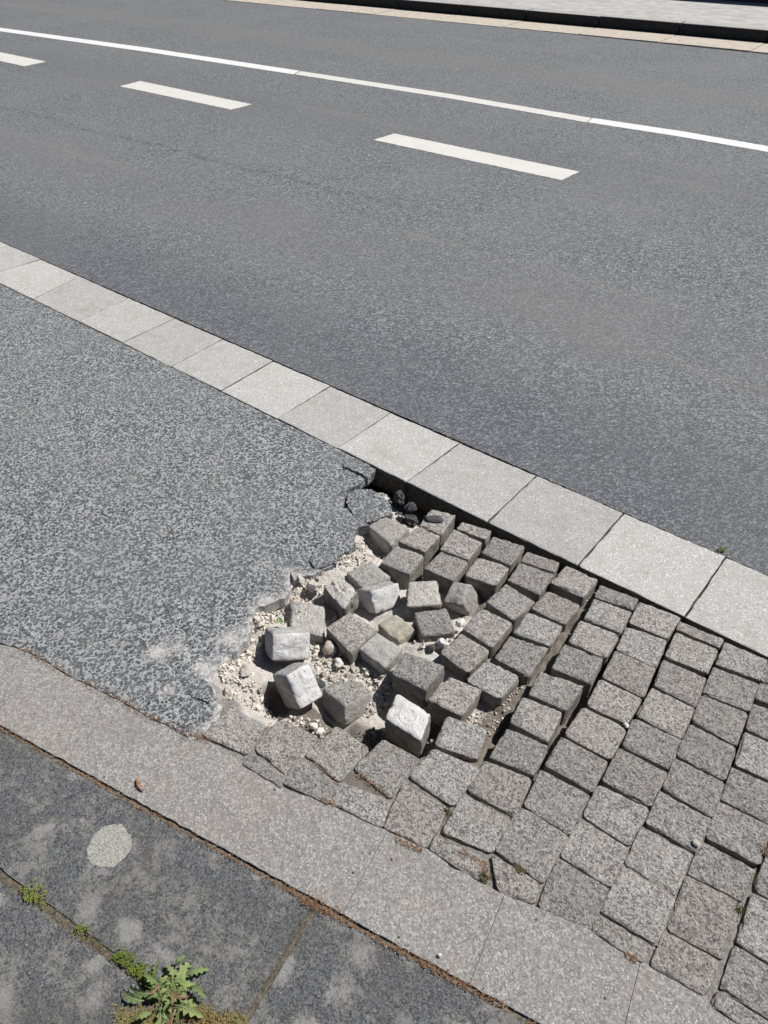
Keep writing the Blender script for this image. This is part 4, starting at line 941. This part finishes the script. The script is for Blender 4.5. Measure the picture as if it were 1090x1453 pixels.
# ------------------------------------------------------------------ plants
def leaf_mesh(L_, W, lobes=4, curl=.25, lift=.5, seed=0, depth=.35):
    r2 = random.Random(seed); n = 20; V = []; Fc = []
    for i in range(n+1):
        u = i/n; x = L_*(u-.10*u*u); z = L_*(lift*u - (lift+curl)*u*u)
        env = math.sin(math.pi*min(1, (u*.95+.05))**.85)**.8 if u < 1 else 0
        env *= .35+.65*min(1, u*2.0) if u < .5 else 1
        tooth = 1-depth*(.5+.5*math.cos(u*lobes*2*math.pi)) if u > .08 else .35
        hw = W*.5*env*tooth + (.0007 if u < 1 else 0)
        y0 = .06*L_*math.sin(u*3+seed)
        for s in (-1, -.5, 0, .5, 1):
            V.append((x + abs(s)*hw*.25*(tooth-.6), y0+s*hw, z + abs(s)*hw*.35 + r2.uniform(-.0005, .0005)))
    for i in range(n):
        for j in range(4): a_ = i*5+j; Fc.append((a_, a_+1, a_+6, a_+5))
    me = bpy.data.meshes.new('leaf'); me.from_pydata(V, [], Fc); me.update(); me.shade_smooth(); return me
weed = empty('thistle_weed', tuple(at(238, 1410))); tag(weed, 'green sow thistle rosette with lobed leaves in the footpath joint', 'weed')
tmpl = [leaf_mesh(.062, .021, 5, .2, .5, s, .72) for s in range(3)] + [leaf_mesh(.043, .018, 4, .15, .9, s+5, .6) for s in range(3)]
for m_ in tmpl[:2]+tmpl[3:5]: m_.materials.append(M['leaf'])
for m_ in (tmpl[2], tmpl[5]): m_.materials.append(M['leaf_red'])
rib_of = {}
for m_, (L_, lf, cu, sd_) in zip(tmpl, [(.062, .5, .2, s) for s in range(3)] + [(.043, .9, .15, s+5) for s in range(3)]):
    V = []; Fc = []
    for i in range(13):
        u = i/13; x = L_*(u-.10*u*u); z = L_*(lf*u-(lf+cu)*u*u)+.0005; y0 = .06*L_*math.sin(u*3+sd_); hw = .0011*(1-u)+.0002
        V += [(x, y0-hw, z), (x, y0, z+hw), (x, y0+hw, z)]
        if i: b0 = 3*(i-1); Fc += [(b0, b0+3, b0+4, b0+1), (b0+1, b0+4, b0+5, b0+2)]
    rm = bpy.data.meshes.new('midrib'); rm.from_pydata(V, [], Fc); rm.update(); rm.materials.append(M['rib']); rib_of[m_.name] = rm
rock('root_crown', at(238, 1410, -.001), (.010, .009, .006), M['stalk'], 3, 2, .8, .3, weed)
def leaf_at(parent, me, px, py, th, sc, tilt=0.0, z=.002):
    o = bpy.data.objects.new('leaf', me); C.objects.link(o); o.parent = parent; o.matrix_parent_inverse = Matrix.Translation(-parent.location)
    o.location = at(px, py, z); o.rotation_euler = (random.uniform(-.8, .8), tilt+random.uniform(-.15, .15), th); o.scale = (sc, sc, sc)
    rb = bpy.data.objects.new('midrib', rib_of[me.name]); C.objects.link(rb); rb.parent = o; return o
rl = random.Random(5)
for i in range(58):
    th = i*2.4+rl.uniform(-.3, .3); outer = i < 24
    me = tmpl[rl.choice([0, 1, 0, 1, 2] if outer else [3, 4, 3, 4, 5])]
    leaf_at(weed, me, 238+rl.uniform(-16, 16), 1410+rl.uniform(-15, 18), th+rl.uniform(-.4, .4), rl.uniform(.7, 1.02) if outer else rl.uniform(.6, .9), rl.uniform(-.15, .1) if outer else rl.uniform(-.7, -.2))
for px, py, th, sc in ((262, 1385, .9, .75), (222, 1392, 2.3, .7), (270, 1400, .1, .7), (205, 1420, 3.5, .8), (248, 1372, 1.4, .6), (258, 1430, -.8, .8), (215, 1440, -2.2, .7), (236, 1440, -1.4, .8)):
    leaf_at(weed, tmpl[rl.choice([0, 1, 3, 4])], px, py, th, sc, rl.uniform(-.4, 0), .004)

def tuft(name, cen, rad, n, mat, lab, cat, size=(.0022, .0045), h=.0055, seed=0, kind=None, spread=None):
    """clump of many tiny rounded leaves"""
    r2 = random.Random(seed); V = []; Fc = []; c0 = at(*cen)
    for _ in range(n):
        a_ = r2.uniform(0, 6.28); rr = rad*r2.random()**.6*(1+.9*noise.noise(Vector((math.cos(a_)*1.7, math.sin(a_)*1.7, seed*2.3)))); qv = ld*(math.cos(a_)*rr*(spread or 1.35))+ln*(math.sin(a_)*rr*.9); x = c0.x+qv.x; y = c0.y+qv.y
        if noise.noise(Vector((x*160, y*160, seed))) < -.12: continue
        z = h*(.4+noise.noise(Vector((x*90, y*90, seed+4))))*(1-(rr/rad/1.3)**2)*r2.uniform(.2, 1); s = r2.uniform(*size); th = r2.uniform(0, 6.28)
        ux = Vector((math.cos(th), math.sin(th), r2.uniform(-.2, .9))).normalized(); uy = Vector((-math.sin(th), math.cos(th), r2.uniform(-.3, .3))).normalized(); p = Vector((x, y, max(z, .0)))
        b0 = len(V); up_ = ux.cross(uy)*s*.15
        V += [p, p+ux*s*.4+uy*s*.32+up_, p+ux*s*.8+uy*s*.25+up_, p+ux*s, p+ux*s*.8-uy*s*.25+up_, p+ux*s*.4-uy*s*.32+up_, p+ux*s*.55]
        Fc += [(b0, b0+1, b0+6), (b0+1, b0+2, b0+6), (b0+2, b0+3, b0+6), (b0+3, b0+4, b0+6), (b0+4, b0+5, b0+6), (b0+5, b0, b0+6)]
    o = mesh(name, V, Fc, mat, smooth=False, centre=True); tag(o, lab, cat, kind=kind); return o
tuft('small_weed', (49, 1269), .018, 420, M['leaf_y'], 'small yellow green clump of weed alone in the footpath joint at far left', 'weed', seed=1)
tuft('small_weed', (118, 1320), .014, 90, M['leaf_y'], 'tiny sparse weed sprout halfway along the mossy footpath joint', 'weed', (.002, .0045), .007, seed=2)
tuft('small_weed', (178, 1362), .017, 420, M['leaf_y'], 'yellow green weed clump just left of the sow thistle', 'weed', seed=3)
tuft('small_weed', (203, 1378), .016, 330, M['leaf_y'], 'yellow green weed clump touching the upper left leaves of the sow thistle', 'weed', seed=4)
tuft('small_weed', (1024, 781), .0085, 60, M['leaf_y'], 'small green weed in the joint between gutter and road at right', 'weed', (.003, .006), .012, seed=5, spread=1.5)
tuft('small_weed', (644, 623), .006, 30, M['leaf_y'], 'tiny weed between gutter and road above the hole', 'weed', (.002, .004), .005, seed=6, spread=2)
tuft('sprout', (397, 884), .0075, 26, M['leaf_g'], 'bright green sprout in the sand left of the dull grey cobblestone', 'sprout', (.005, .009), .012, seed=7)
for k, (c, lab) in enumerate((((688, 1243), 'dry little grass tuft at the corner of a half cobble near the edging'), ((737, 1236), 'dry little grass tuft in the joint at lower centre right'), ((1050, 1291), 'mossy tuft between cobbles at the lower right'), ((634, 1153), 'mossy tuft in the joint below the hole'))):
    tuft('grass_tuft', c, .009, 90, M['moss'], lab, 'grass', (.002, .005), .005, seed=20+k)
# low dry grass beside the weed
r2 = random.Random(9); V = []; Fc = []
for _ in range(1500):
    px, py = r2.uniform(165, 350), 0
    py = 1453+r2.gauss(0, 9)-max(0, 20-abs(px-265)*.35)*.9 if r2.random() < .75 else 1425+r2.uniform(0, 40)
    if py < 1400 or (px > 300 and py < 1436): continue
    p = at(px, py, -.004); l = r2.uniform(.005, .015); th = r2.uniform(0, 6.28); ux = Vector((math.cos(th), math.sin(th), r2.uniform(.2, .9))).normalized(); uy = Vector((-math.sin(th), math.cos(th), 0))*.0007
    b0 = len(V); V += [p-uy, p+uy, p+ux*l*.6+uy*.8, p+ux*l*.6-uy*.8, p+ux*l-Vector((0, 0, l*.2))]; Fc += [(b0, b0+1, b0+2, b0+3), (b0+3, b0+2, b0+4)]
o = mesh('dry_grass', V, Fc, M['grass'], smooth=False); tag(o, 'dry yellow grass around the foot of the sow thistle', 'grass', kind='stuff')
